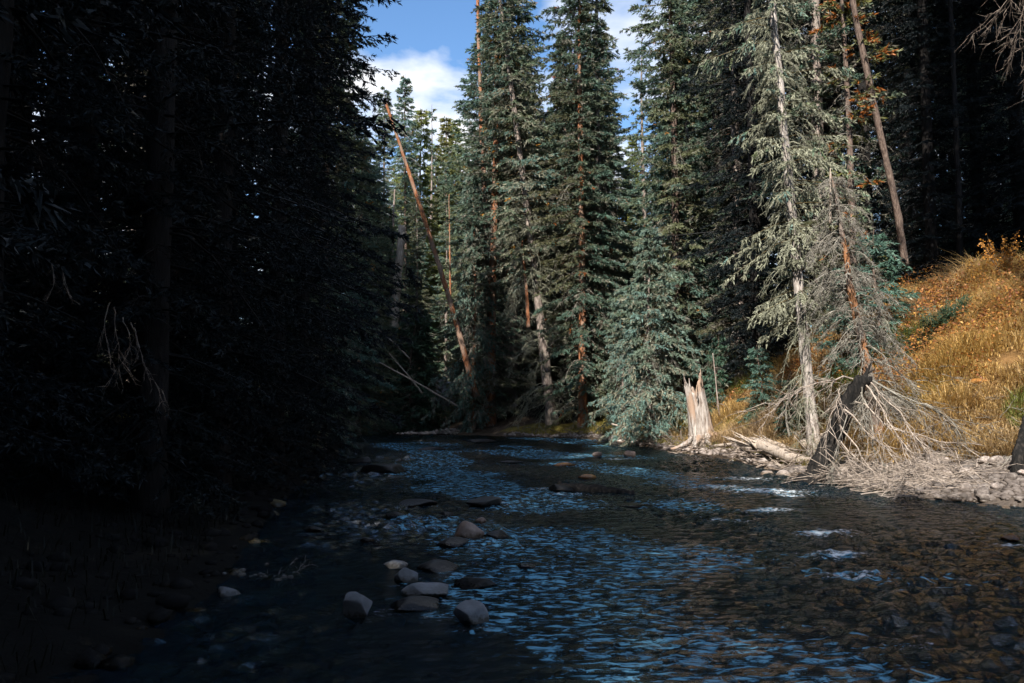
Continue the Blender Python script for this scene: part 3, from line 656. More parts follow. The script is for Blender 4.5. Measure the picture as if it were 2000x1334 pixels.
# --- left bank: dense trees, most with shade painted into dark needles
spots = [(-7.1, 29.5, 1.0), (-8.4, 34.0, 0.95), (-10.6, 39.5, 0.85), (-13.0, 44, 0.72), (-6.6, 25.0, 1.02), (-6.1, 20.5, 1.05), (-10.3, 29.0, 1.0), (-9.5, 23.5, 1.05), (-5.9, 16.0, 1.05), (-7.8, 18.5, 1.05),
         (-5.4, 12.0, 1.0), (-7.2, 13.0, 1.1), (-9.8, 15.5, 1.1), (-11.5, 19.5, 1.1), (-12.5, 26, 1.05), (-13, 33, 0.95), (-15.5, 39, 0.85), (-6.2, 9.2, 1.0), (-8.4, 8.0, 1.1), (-11, 10.5, 1.1),
         (-14, 13.5, 1.1), (-15.5, 21, 1.1), (-16, 30, 1.0), (-17.5, 37, 0.9), (-17, 47, 0.8), (-18, 16, 1.1), (-19, 25, 1.1), (-13, 5, 1.1)]
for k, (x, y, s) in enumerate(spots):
    tree('spruce_shade_tone' if y < 24 else ['spruce_full', 'spruce_shade_tone', 'spruce_tall'][k % 3], x, y, 'dark spruce in the black shade of the left bank', s, group='dark trees of the left bank')
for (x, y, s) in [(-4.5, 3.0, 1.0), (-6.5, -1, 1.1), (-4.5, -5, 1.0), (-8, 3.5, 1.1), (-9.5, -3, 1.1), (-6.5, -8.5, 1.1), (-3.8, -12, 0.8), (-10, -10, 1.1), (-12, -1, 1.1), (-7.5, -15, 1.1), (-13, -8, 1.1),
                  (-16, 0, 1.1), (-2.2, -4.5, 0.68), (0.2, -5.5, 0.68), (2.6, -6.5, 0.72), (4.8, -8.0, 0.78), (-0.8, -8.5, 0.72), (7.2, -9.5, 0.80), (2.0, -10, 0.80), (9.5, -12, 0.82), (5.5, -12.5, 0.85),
                  (1.6, -3.9, 0.62), (3.9, -5.3, 0.70), (6.3, -6.8, 0.76), (8.8, -8.3, 0.78), (11.5, -9.8, 0.8), (-1.0, -5.8, 0.66), (13.5, -13, 0.9), (10.5, -15, 0.95)]:  # wood behind the camera, many trees added and sized for their shadows
    tree('spruce_shade_tone', x, y, 'spruce of the dense near left wood, added for its shade', s, group='trees of the near left wood')

# ------------------------------------------------------------------ stones
import bmesh
def ico(sub):
    bm = bmesh.new(); bmesh.ops.create_icosphere(bm, subdivisions=sub, radius=1.0)
    V = np.array([v.co[:] for v in bm.verts]); F = np.array([[v.index for v in f.verts] for f in bm.faces]); bm.free()
    return V, F
ICO = {k: ico(k) for k in (1, 2, 3, 4)}

def stone_shape(seed, sub=3, planes=14, rough=0.035, cut=0.72):
    r = np.random.default_rng(seed); V, F = ICO[sub]; V = V.copy()
    for k in range(planes):
        n = r.normal(0, 1, 3); n /= np.linalg.norm(n); d = r.uniform(cut - 0.14, 0.86)
        V -= np.maximum(0, V @ n - d)[:, None] * n * 0.97
    V *= 1 + rough * (noise2(V[:, 0] * 3 + V[:, 2] * 2, V[:, 1] * 3 - V[:, 2], seed, 3))[:, None]
    V *= 1 + 0.012 * noise2(V[:, 0] * 13 + V[:, 2] * 9, V[:, 1] * 13 - V[:, 2] * 7, seed + 1, 2)[:, None]
    return V, F

def stone(name, label, loc, size, mat, seed, rz=0.0, group=None, sub=4, **kw):
    V, F = stone_shape(seed, sub, **kw)
    o = link(name, new_mesh(name, V * np.array(size), [F], M[mat], None, False), None, loc, (0, 0, rz))
    return tag(o, label, 'rock', group)

for px, py, wp, hp, mat, lab, seed, cut in ROCKS:
    c0 = W(px, py); k = c0.y / FPX
    w = wp * k * (0.5 if mat == 'rock_dark' else 0.54); h = hp * k * (0.5 if mat == 'rock_dark' else 0.9)
    under = 'under the water' in lab
    stone('river_rock', lab, (c0.x, c0.y + w * 0.5, (-0.16 if under else h * 0.22)), (w, w * 0.75, h * 0.85), mat, seed, rz=0.0, cut=cut, planes=17)

# named stones of the right shore
for px, py, wp, hp, mat, lab, seed in [
    (1918, 950, 60, 34, 'rock_warm', 'reddish brown boulder on the right shore', 201),
    (1948, 966, 80, 20, 'rock_warm', 'long pale slab below the reddish boulder on the right shore', 203),
    (1898, 934, 46, 32, 'rock_green', 'greenish boulder behind the reddish boulder on the right shore', 205),
    (1835, 915, 56, 26, 'rock_bank', 'broad pale block among the twigs on the right shore', 207),
    (1880, 965, 36, 12, 'rock_wet_orange', 'wet tan stone at the water line below the greenish boulder', 209),
    (1930, 988, 46, 9, 'rock_wet_orange', 'flat wet orange stone in the shallows under the pale slab', 211),
    (1620, 880, 40, 16, 'rock_bank', 'grey stone at the foot of the lichen hung spruce', 213),
    (1460, 893, 26, 18, 'rock_bank', 'round pale stone under the splintered end of the driftwood log', 215),
    (1482, 906, 44, 18, 'rock_warm', 'tan wedge stone at the water line under the driftwood log', 217)]:
    z0 = 0.0
    for it in range(6):
        c0 = W(px, py, z0); z0 = gz(c0.x, c0.y)
    k = c0.y / FPX; w = wp * k * 0.55
    stone('shore_stone', lab, (c0.x, c0.y + w * 0.4, max(z0, -0.02) + hp * k * 0.3), (w, w * 0.8, hp * k * 0.75), mat, seed, cut=0.75)

# loose stones of the right gravel shore: one by one
protos = [new_mesh('shore_stone', stone_shape(300 + k, 2, cut=0.68)[0], [ICO[2][1]], M['rock_bank'], None, False) for k in range(8)]
r = np.random.default_rng(5); n = 0
while n < 150:
    y = r.uniform(13.6, 21.0); d = r.uniform(-0.5, 3.0); x = np.interp(y, BR[:, 1], BR[:, 0]) + d
    if abs(x / y) > 0.70: continue
    w = 0.06 + 0.17 * r.random() ** 2.2
    o = link('shore_stone', protos[n % 8], None, (x, y, gz(x, y) + w * 0.25), (r.normal(0, .3), r.normal(0, .3), r.uniform(0, 6.28)))
    o.scale = (w * r.uniform(0.9, 1.4), w, w * r.uniform(0.6, 0.85))
    tag(o, 'pale loose stone of the gravel shore under the golden slope', 'stone', 'loose stones of the right gravel shore'); n += 1
# stones under the water and along the left shore
def scatter_stones(name, label, mat, pts, sizes, seed, sub=1):
    r = np.random.default_rng(seed); V0, F0 = ICO[sub]; m_ = len(pts)
    V = V0[None] * (1 + r.normal(0, 0.12, (m_, len(V0), 1)))
    V = V * (sizes[:, None, None] * np.stack([r.uniform(.8, 1.4, m_), r.uniform(.8, 1.2, m_), r.uniform(.45, .8, m_)], -1)[:, None])
    a = r.uniform(0, 6.28, m_); ca, sa = np.cos(a)[:, None], np.sin(a)[:, None]
    V = np.stack([V[..., 0] * ca - V[..., 1] * sa, V[..., 0] * sa + V[..., 1] * ca, V[..., 2]], -1) + pts[:, None]
    F = (F0[None] + (np.arange(m_) * len(V0))[:, None, None]).reshape(-1, 3)
    return tag(link(name, new_mesh(name, V.reshape(-1, 3), [F], M[mat], None, True)), label, None, None, 'stuff')
def pts_between(n, y0, y1, f0, f1, seed):
    r = np.random.default_rng(seed); y = y0 + (y1 - y0) * r.random(n) ** 1.3
    xl = np.interp(y, BL[:, 1], BL[:, 0]); xr = np.interp(y, BR[:, 1], BR[:, 0])
    x = xl + (xr - xl) * r.uniform(f0, f1, n); return x, y
r = np.random.default_rng(6)
x, y = pts_between(2600, 3.5, 30, 0.0, 1.0, 61)
scatter_stones('river_bed_cobbles', 'brown cobbles covering the bed under the clear water', 'rock_bed', np.stack([x, y, height(x, y)], -1), 0.05 + 0.16 * r.random(2600) ** 2, 62)
y = r.uniform(13.4, 22, 6500); x = np.interp(y, BR[:, 1], BR[:, 0]) + r.uniform(-0.8, 3.2, 6500)
scatter_stones('gravel', 'small pale gravel between the stones of the right shore', 'rock_bank', np.stack([x, y, height(x, y)], -1), 0.025 + 0.07 * r.random(6500) ** 2, 63)
y = r.uniform(22, 45, 1200); x = np.interp(y, BR[:, 1], BR[:, 0]) + r.uniform(-0.3, 0.8, 1200)
scatter_stones('bank_rubble', 'small stones along the foot of the far right bank', 'rock_bank', np.stack([x, y, height(x, y)], -1), 0.04 + 0.10 * r.random(1200) ** 2, 64)
M['rock_shade_tone'] = rock_mat('rock_shade_tone', (0.004, 0.004, 0.004), (0.007, 0.007, 0.007), (0.014, 0.013, 0.012), rough=0.9, spec=0.1)  # stone colour blackened to pass for left bank shade
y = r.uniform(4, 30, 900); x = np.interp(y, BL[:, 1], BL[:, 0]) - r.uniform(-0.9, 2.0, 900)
scatter_stones('left_shore_rubble', 'stones toned dark as shade, strewn along the left shore', 'rock_shade_tone', np.stack([x, y, height(x, y)], -1), 0.03 + 0.12 * r.random(900) ** 2, 65, 1)
# gravel bar in the bend
c0 = W(868, 848); k = c0.y / FPX
x = c0.x + r.normal(0, 34, 900) * k; y = c0.y + r.normal(0.6, 0.7, 900)
scatter_stones('gravel_bar', 'pale gravel bar lying in the bend of the river', 'rock_bank', np.stack([x, y, 0.02 + 0.16 * np.exp(-((x - c0.x - 0.4) / 1.0) ** 2) * r.random(900) * 1.6], -1), 0.05 + 0.12 * r.random(900) ** 2, 66)

# pale rock outcrop beyond the bend
c0 = P(850, 772, 56)
V, F = stone_shape(401, 4, planes=22, rough=0.09, cut=0.6)
tag(link('rock_outcrop', new_mesh('rock_outcrop', V * np.array([1.9, 1.2, 1.3]), [F], M['rock_pale']), None, (c0.x, c0.y + 1.2, c0.z)), 'pale rock outcrop glimpsed beyond the bend above the gravel bar', 'rock')

# ------------------------------------------------------------------ dead wood
def curve_pts(ctrl, n):
    """Smooth path through control points."""
    c = np.array([tuple(p) for p in ctrl], float); t = np.linspace(0, 1, len(c)); u = np.linspace(0, 1, n)
    if len(c) < 3: return np.stack([np.interp(u, t, c[:, k]) for k in range(3)], -1)
    out = []
    for uu in u:
        x = uu * (len(c) - 1); i = min(int(x), len(c) - 2); f = x - i
        p0 = c[max(i - 1, 0)]; p1 = c[i]; p2 = c[i + 1]; p3 = c[min(i + 2, len(c) - 1)]
        out.append(0.5 * (2 * p1 + (p2 - p0) * f + (2 * p0 - 5 * p1 + 4 * p2 - p3) * f * f + (3 * p1 - p0 - 3 * p2 + p3) * f ** 3))
    return np.array(out)

def limb(name, ctrl, r0, r1, mat, parent=None, n=16, sides=8, jit=0.06, seed=0, origin=None, flare=0.0, cap=True):
    r = np.random.default_rng(seed); p = curve_pts(ctrl, n)
    o0 = np.array(origin if origin is not None else p[0]); p = p - o0
    kk = r.normal(0, 1, (n, 3)); kk = np.cumsum(kk - kk.mean(0), 0); kk[0] = 0; p = p + kk * 0.10 * r0 * np.linspace(0, 1, n)[:, None]
    t = np.linspace(0, 1, n); rad = r0 + (r1 - r0) * t + flare * r0 * np.exp(-t * 14); rad = rad * (1 + r.normal(0, 0.05, n))
    V, F = tubes(p[None], rad[None], sides)
    V = V.reshape(n, sides, 3); V += (V - p[:, None]) * r.normal(0, jit * 2.2, (n, sides, 1)); V = V.reshape(-1, 3)
    faces = [F]
    if cap: faces.append(np.array([list(range(sides))[::-1], [(n - 1) * sides + q for q in range(sides)]]))
    return link(name, new_mesh(name, V, faces, M[mat], None, True), parent, None if parent is not None else tuple(o0))

def twig_spray(name, ctrl_list, seed, mat, parent, origin, n2=8, n3=3, r0=0.02, spread=0.6, down=0.4, scale2=0.35):
    """A branching part: main limbs through given points with finer twigs."""
    r = np.random.default_rng(seed); parts = []; o0 = np.array(origin)
    for ctrl in ctrl_list:
        p = curve_pts(ctrl, 10) - o0; ln = np.linalg.norm(np.diff(p, axis=0), axis=1).sum()
        p[1:] += r.normal(0, 0.012, p[1:].shape) * ln
        parts.append(tubes(p[None], (r0 * (1.1 - np.linspace(0, 1, 10)))[None], 5))
        ax = (p[-1] - p[0]) / (np.linalg.norm(p[-1] - p[0]) + 1e-9)
        idx = r.uniform(1.5, 9, n2); i0 = idx.astype(int).clip(0, 8); fr_ = (idx - i0)[:, None]
        o2 = p[i0] * (1 - fr_) + p[i0 + 1] * fr_
        d2 = ax + r.normal(0, spread, (n2, 3)); d2[:, 2] -= down * r.random(n2); d2 /= np.linalg.norm(d2, axis=1, keepdims=True)
        l2 = ln * scale2 * r.uniform(0.4, 1.2, n2)
        s4 = np.linspace(0, 1, 5)
        P2 = o2[:, None] + d2[:, None] * (l2[:, None] * s4)[..., None]; P2[..., 2] -= (0.2 * l2[:, None] * s4 ** 2); P2[:, 1:] += r.normal(0, .03, P2[:, 1:].shape) * l2[:, None, None]
        parts.append(tubes(P2, (0.35 * r0 + 0.002) * (1.15 - s4)[None] * np.ones((n2, 1)), 3))
        if n3:
            b3 = np.repeat(np.arange(n2), n3); m3 = len(b3); u = r.uniform(0.2, 1, m3)
            o3 = o2[b3] + d2[b3] * (l2[b3] * u)[:, None]; o3[:, 2] -= 0.2 * l2[b3] * u ** 2
            d3 = d2[b3] + r.normal(0, 0.6, (m3, 3)); d3[:, 2] -= 0.3; d3 /= np.linalg.norm(d3, axis=1, keepdims=True)
            l3 = l2[b3] * r.uniform(0.2, 0.6, m3); s3 = np.array([0, .5, 1.])
            P3 = o3[:, None] + d3[:, None] * (l3[:, None] * s3)[..., None] + r.normal(0, .05, (m3, 3, 3)) * l3[:, None, None] * s3[None, :, None]
            parts.append(tubes(P3, np.full((m3, 1), 0.2 * r0 + 0.0018) * (1.2 - s3)[None], 3))
    V, Fs = merge(parts)
    o = link(name, new_mesh(name, V, Fs, M[mat]), parent); o['kind'] = 'stuff'
    return o

# --- pale broken stump
b0 = P(1378, 882, 29.6); b0.z = gz(b0.x, b0.y) - 0.05
st = thing('tree_stump', 'tall pale splintered stump with spreading roots at the water edge', 'stump', b0)
na, nh = 40, 22; r = np.random.default_rng(44)
th = np.linspace(0, 2 * math.pi, na, endpoint=False)
tall = 2.55 + 0.25 * np.sin(th * 2 + 2.2) + 0.18 * np.sin(th * 5 + 1) + r.normal(0, 0.06, na); tall[[30, 31]] -= 0.5; tall[[6, 7, 8]] -= 0.4
V = []
for jh in range(nh):
    f = jh / (nh - 1)
    for q in range(na):
        z = tall[q] * f
        rr = 0.37 + 0.22 * math.exp(-z / 0.5) * (1 + 0.5 * math.sin(th[q] * 5 + 0.5)) + 0.045 * math.sin(th[q] * 7 + z * 1.2) + 0.03 * math.sin(th[q] * 13 + 2) - 0.05 * f
        V.append((rr * math.cos(th[q]) - 0.16 * z, 0.85 * rr * math.sin(th[q]), z - 0.15))
for jh in range(nh):
    f = 1 - jh / (nh - 1)
    for q in range(na):
        z = tall[q] * (0.35 + 0.65 * f) - 0.02; rr = 0.30 - 0.03 * (1 - f)
        V.append((rr * math.cos(th[q]) - 0.16 * z, 0.85 * rr * math.sin(th[q]), z - 0.15))
V = np.array(V); F = []
for jh in range(2 * nh - 1):
    for q in range(na): F.append((jh * na + q, jh * na + (q + 1) % na, (jh + 1) * na + (q + 1) % na, (jh + 1) * na + q))
shell = link('trunk_shell', new_mesh('trunk_shell', V, [np.array(F)], M['stump_wood'], None, True), st)
O = np.array(b0)
for k, (a, ln, rr, dz) in enumerate([(-0.35, 1.5, 0.17, -0.35), (-0.9, 1.3, 0.15, -0.45), (-1.6, 0.8, 0.15, -0.4), (-2.3, 0.9, 0.13, -0.3), (0.1, 1.8, 0.12, -0.1), (3.0, 1.0, 0.12, 0.0), (-0.65, 1.0, 0.09, -0.3)]):
    c1 = O + np.array([0.35 * math.cos(a), 0.3 * math.sin(a), 0.55]); d = np.array([math.cos(a), math.sin(a), 0])
    limb('root', [c1, c1 + d * ln * 0.3 + [0, 0, -0.28], c1 + d * ln * 0.65 + [0.08, 0, -0.42], c1 + d * ln + [0.1, 0, -0.55 + dz * .5]], rr, rr * 0.3, 'stump_wood', st, 12, 7, 0.07, 60 + k, origin=O)
for k in range(5):
    a = r.uniform(0, 6.28); q = int(a / 6.283 * na); z = tall[q] - 0.35
    p0 = O + np.array([0.30 * math.cos(a) - 0.16 * z, 0.25 * math.sin(a), z]); limb('splinter', [p0, p0 + np.array([r.normal(0, .05), r.normal(0, .05), r.uniform(0.35, 0.7)])], 0.06, 0.008, 'stump_wood', shell, 5, 4, 0.1, 80 + k, origin=O)

# --- pale driftwood log with splintered end
A = P(1478, 868, 24.2); B = P(1545, 893, 22.0); C = P(1622, 917, 20.2); D = P(1745, 950, 18.2)
dl_ = thing('driftwood_log', 'long pale driftwood log with a splintered end, right of the stump', 'log', A)
lg_ = limb('log', [A, B, C, D], 0.19, 0.12, 'deadwood', dl_, 26, 10, 0.035, 5, origin=A)
r = np.random.default_rng(9)
for k in range(11):
    p0 = A.lerp(B, r.uniform(0.0, 0.12)) + Vector((r.normal(0, .07), r.normal(0, .07), r.normal(0, .07)))
    e = p0 + Vector((-r.uniform(0.3, 0.95), r.uniform(0, .6), r.uniform(0.05, 0.45)))
    limb('splinter', [p0, p0.lerp(e, 0.5) + Vector((0, 0, -0.03)), e], 0.055, 0.006, 'deadwood', lg_, 6, 5, 0.1, 90 + k, origin=A)
A2 = P(1500, 862, 24.4); B2 = P(1575, 890, 22.6); C2 = P(1625, 912, 21.4)
d2 = thing('driftwood_pole', 'thin split pole lying above the pale driftwood log', 'log', A2)
pl_ = limb('pole', [A2, B2, C2], 0.09, 0.06, 'deadwood', d2, 14, 7, 0.05, 15, origin=A2)
for k in range(4):
    p0 = A2 + Vector((r.normal(0, .03), r.normal(0, .03), r.normal(0, .03))); limb('splinter', [p0, p0 + Vector((-r.uniform(.2, .6), .2, r.uniform(0, .3)))], .035, .005, 'deadwood', pl_, 5, 4, .1, 110 + k, origin=A2)

# other single sticks of driftwood along the bank
for k, (p, q, Y0, Y1, rr, lab) in enumerate([
    ((1395, 872), (1475, 868), 28.2, 26.4, 0.07, 'level grey drift branch between the stump and the driftwood log'),
    ((1402, 884), (1462, 876), 27.8, 26.6, 0.05, 'thin drift branch under the level grey branch by the stump'),
    ((1432, 895), (1452, 858), 26.4, 26.6, 0.045, 'short upright drift stick right of the stump'),
    ((1515, 905), (1545, 930), 22.4, 20.6, 0.05, 'short bent root dipping into the water under the driftwood log'),
    ((1240, 838), (1225, 868), 38.0, 35.5, 0.05, 'pale stick on the mossy bank left of the young fir'),
    ((1195, 828), (1250, 848), 38.0, 36.5, 0.045, 'pale slanting stick left of the young fir'),
    ((1568, 868), (1650, 845), 21.8, 22.6, 0.12, 'short brown log at the foot of the lichen hung spruce'),
    ((1600, 905), (1600, 880), 20.6, 21.0, 0.06, 'upright broken stick beside the black leaning trunk'),
    ((800, 700), (735, 640), 47.0, 46.0, 0.05, 'thin pale pole lying on the dark slope left of the bend'),
    ((905, 800), (735, 705), 47.5, 46.0, 0.07, 'long grey pole slanting down the dark slope to the bend'),
    ((830, 775), (760, 690), 49.5, 48.5, 0.06, 'second grey pole on the slope above the gravel bar')]):
    a = P(*p, Y0); b_ = P(*q, Y1); mid = a.lerp(b_, 0.5) + Vector((0, 0, 0.05))
    t_ = thing('drift_branch', lab, 'driftwood', a); limb('branch', [a, mid, b_], rr, rr * 0.55, 'deadwood', t_, 10, 6, 0.08, 130 + k, origin=a)
    for q_ in range(2):
        u = random.uniform(.3, .8); p0 = a.lerp(b_, u); limb('side_twig', [p0, p0 + Vector((random.uniform(-.3, .3), random.uniform(-.3, .1), random.uniform(.1, .4)))], rr * .3, rr * .08, 'deadwood', t_, 5, 4, .1, 150 + 2 * k + q_, origin=a)
# sunken dark log
a = W(1085, 958); b_ = W(1240, 964); a.z = -0.02; b_.z = -0.03
t_ = thing('sunken_log', 'dark waterlogged log lying across the middle of the stream', 'log', a)
limb('log', [a, a.lerp(b_, .5) + Vector((0, 0.1, .05)), b_], 0.15, 0.10, 'bark_black', t_, 18, 9, 0.06, 171, origin=a)
limb('branch_stub', [a.lerp(b_, .12), a.lerp(b_, .1) + Vector((-.1, 0, .22))], 0.07, 0.04, 'bark_black', t_, 6, 6, 0.08, 172, origin=a)

# --- dead leaning spruce, grey twigs like a skirt
base = P(1716, 862, 20.6); base.z = gz(base.x, base.y) - 0.1
topp = P(1622, 338, 19.9)
ds = thing('dead_spruce', 'dead spruce with flaking orange trunk and a skirt of bare grey twigs', 'tree', base)
path = [base, P(1690, 700, 20.4), P(1660, 560, 20.2), P(1640, 440, 20.0), topp]
limb('trunk', path, 0.15, 0.022, 'bark_flaking', ds, 30, 9, 0.06, 181, origin=base, flare=0.5)
pp = curve_pts(path, 60); o0 = np.array(base); r = np.random.default_rng(182); nb = 135
u = r.uniform(0.12, 0.97, nb); ii = (u * 59).astype(int)
link('bare_branches', dead_limbs('bare_branches', 183, pp[ii] - o0, r.uniform(0, 6.28, nb), (1.6 * (1 - u) ** 0.5 * r.uniform(0.5, 1.1, nb) + 0.2), 13, 5, 'twig_grey', up=0.25, drop=0.95, thick=1.15), ds)['kind'] = 'stuff'
limb('broken_top', [topp + Vector((-0.05, 0, -1.3)), topp + Vector((-.02, 0, -.5)), topp + Vector((0, 0, .12))], 0.035, 0.012, 'deadwood', ds, 8, 6, .08, 184, origin=base)

# --- black broken trunk leaning out of the water with pale limbs
a = P(1582, 945, 18.7); a.z = -0.15; b_ = P(1690, 735, 18.2)
bt = thing('leaning_trunk', 'black broken trunk leaning right out of the water with pale limbs at its top', 'log', a)
limb('trunk', [a, P(1622, 870, 18.6), P(1660, 790, 18.4), b_], 0.28, 0.16, 'bark_black', bt, 30, 12, 0.03, 191, origin=a, flare=0.6)
for k, (ex, ez) in enumerate([(.16, .36), (.02, .24), (.24, .16), (.10, .20)]):
    limb('splinter', [b_ + Vector((-.05, .03 * k - .05, -.15)), b_ + Vector((.04, .02 * k, .05)), b_ + Vector((ex, .03 * k - .05, ez))], 0.075, 0.006, 'bark_black', bt, 7, 6, .08, 192 + k, origin=a)
for k, pts in enumerate([[(1690, 735), (1760, 775), (1830, 800), (1900, 860)], [(1692, 738), (1740, 790), (1790, 850), (1850, 930)], [(1685, 745), (1720, 800), (1760, 870), (1800, 950)],
                         [(1680, 760), (1700, 830), (1715, 890), (1735, 960)], [(1670, 785), (1740, 830), (1830, 860), (1960, 905)], [(1665, 740), (1610, 745), (1560, 765), (1515, 790)],
                         [(1682, 745), (1684, 790), (1683, 840)], [(1650, 800), (1700, 850), (1770, 930), (1830, 985)], [(1640, 830), (1690, 900), (1740, 975)], [(1655, 810), (1635, 870), (1625, 925)],
                         [(1640, 760), (1630, 800), (1612, 850)], [(1640, 860), (1720, 925), (1800, 945), (1900, 975)], [(1690, 740), (1800, 790), (1880, 830)]]):
    Y0 = 18.2; ctrl = [P(px, py, Y0 - 0.55 * q + (0.25 if k % 3 == 0 else -0.1) * q) for q, (px, py) in enumerate(pts)]
    twig_spray('limb', [ctrl], 200 + k, 'twig_pale' if k % 3 else 'twig_grey', bt, a, n2=16, n3=4, r0=0.021 if k not in (6, 9, 10) else 0.015, spread=0.45, down=0.7, scale2=0.42)

# --- tangles of twigs on the shore
def tangle(name, label, n, seed, area, lens, mat, rad=0.010, flat=0.35, dirx=(0.8, -0.3)):
    r = np.random.default_rng(seed); x, y = area(r, n); z = np.maximum(height(x, y), 0) + np.abs(r.normal(0.05, 0.16, n))
    o = np.stack([x, y, z], -1); d = np.stack([r.normal(dirx[0], .7, n), r.normal(dirx[1], .6, n), r.normal(0.02, flat, n)], -1); d /= np.linalg.norm(d, axis=1, keepdims=True)
    ln = r.uniform(*lens, n); s = np.linspace(-.5, .5, 6); bend = r.normal(0, .22, (n, 3))
    Pt = o[:, None] + d[:, None] * (ln[:, None] * s)[..., None] + bend[:, None] * (ln[:, None] * (s ** 2))[..., None] + r.normal(0, .012, (n, 6, 3)) * ln[:, None, None]
    V, F = tubes(Pt, rad * r.uniform(.5, 1.6, (n, 1)) * (0.9 - 0.75 * (s + .5))[None] + 0.002, 4)
    return tag(link(name, new_mesh(name, V, [F], M[mat])), label, None, None, 'stuff')
def along(y0, y1, d0, d1):
    def f(r, n):
        y = r.uniform(y0, y1, n); return np.interp(y, BR[:, 1], BR[:, 0]) + r.uniform(d0, d1, n), y
    return f
tangle('brush_pile', 'tangle of pale twigs washed up under the black leaning trunk', 330, 301, along(15.2, 19.4, -0.6, 1.2), (0.4, 1.9), 'twig_pale', 0.0065)
tangle('driftwood_tangle', 'tangle of drift sticks along the bank between stump and driftwood log', 120, 303, along(20.8, 30.5, -0.1, 0.7), (0.3, 1.2), 'twig_brown', 0.018)
tangle('bank_roots', 'pale exposed roots hanging from the far bank', 200, 304, along(30, 44.5, -0.1, 0.9), (0.4, 1.3), 'twig_brown', 0.016, 0.5, (0.2, -0.6))
tangle('slope_litter', 'dead stalks lying on the foot of the golden slope', 260, 305, along(15.5, 22, 2.0, 4.0), (0.3, 0.9), 'twig_grey', 0.007, 0.5)

# --- single trunks in the forest
def bare_trunk(label, ctrl, r0, r1, mat, seed, stubs=14, name='bare_trunk', stub_len=0.7, cat='tree trunk'):
    a = ctrl[0]; t = thing(name, label, cat, a)
    tk_ = limb('trunk', ctrl, r0, r1, mat, t, 26, 9, 0.04, seed, origin=a)
    p = curve_pts(ctrl, 50) - np.array(a); r = np.random.default_rng(seed); i_ = r.integers(8, 49, stubs)
    if stubs: link('dead_branches', dead_limbs('dead_branches', seed + 1, p[i_], r.uniform(0, 6.28, stubs), r.uniform(.3, 1, stubs) * stub_len, 5, 2, 'twig_grey', drop=0.5), tk_)['kind'] = 'stuff'
    return t
c0 = P(930, 775, 47.0)
bare_trunk('bright red barked trunk leaning far left across the bend', [c0, P(885, 610, 46.6), P(840, 465, 46.2), P(790, 310, 45.8), P(752, 195, 45.4)], 0.19, 0.07, 'bark_red', 501, 40, 'leaning_trunk', 1.6)
bare_trunk('white broken snag left of the leaning red trunk', [P(768, 640, 50), P(776, 540, 50), P(786, 442, 50)], 0.30, 0.24, 'deadwood', 511, 12, 'dead_snag', 1.2)
bare_trunk('thin grey trunk left of the white broken snag', [P(764, 560, 51), P(768, 460, 51), P(771, 370, 51)], 0.13, 0.04, 'bark_grey', 515, 8)
bare_trunk('thin sunlit trunk right of the leaning red trunk', [P(880, 600, 53), P(879, 500, 53), P(877, 380, 53)], 0.08, 0.02, 'bark_red', 518, 8)
bare_trunk('red barked trunk among the ragged spruces of the bend', [P(955, 640, 49.6), P(948, 400, 49.6), P(940, 200, 49.6), P(930, -120, 49.6)], 0.19, 0.09, 'bark_red', 521, 18)
bare_trunk('short red trunk just left of the pale leaning trunk', [P(1032, 640, 45), P(1028, 560, 45), P(1020, 470, 45)], 0.13, 0.04, 'bark_red', 525, 14, 'bare_trunk', 1.3)
bare_trunk('grey bare trunk leaning left in the dark forest above the slope', [P(1768, 520, 29.2), P(1750, 400, 28.8), P(1715, 240, 28.4), P(1680, 70, 28.0), P(1650, -90, 27.6)], 0.14, 0.09, 'bark_brown', 531, 16, 'leaning_trunk', 0.9)
bare_trunk('reddish trunk hanging in the top right of the dark forest', [P(1876, 560, 29), P(1872, 350, 29), P(1864, 120, 29), P(1856, -80, 29)], 0.12, 0.07, 'bark_shade_tone', 541, 14)  # trunk colour darkened in place of forest shade
bare_trunk('thin pale trunk right behind the stump', [P(1405, 812, 31.5), P(1400, 770, 31.5), P(1392, 690, 31.5)], 0.035, 0.02, 'bark_grey', 545, 6)
bare_trunk('black tapering upright shape on the shore at the right edge', [P(1990, 965, 15.4), P(1988, 900, 15.5), P(1996, 850, 15.7), P(2006, 810, 16)], 0.13, 0.05, 'bark_black', 551, 0, 'dead_snag', cat='stump')  # dark upright strip built as a short tapering tube
bare_trunk('small crooked dead sapling left of the lichen hung spruce', [P(1542, 852, 22.0), P(1536, 825, 22.0), P(1534, 800, 22.0)], 0.035, 0.02, 'twig_grey', 555, 9, 'dead_sapling', 0.8, cat='sapling')
# bare twigs of the near tree hanging into the upper right corner
c0 = P(2040, -90, 13.0); t_ = thing('hanging_branch', 'bare grey twigs hanging into the upper right corner', 'branch', c0)
for k, pts in enumerate([[(2040, -90), (1985, -30), (1965, 30)], [(2040, -80), (2000, 10), (1985, 80)], [(2050, -80), (1975, -10), (1935, 40)], [(2050, -60), (2010, 50), (1995, 130)]]):
    twig_spray('twig', [[P(px, py, 13.0 + .15 * k) for px, py in pts]], 560 + k, 'twig_brown', t_, c0, 12, 4, 0.008, 0.7, 0.6, 0.4)
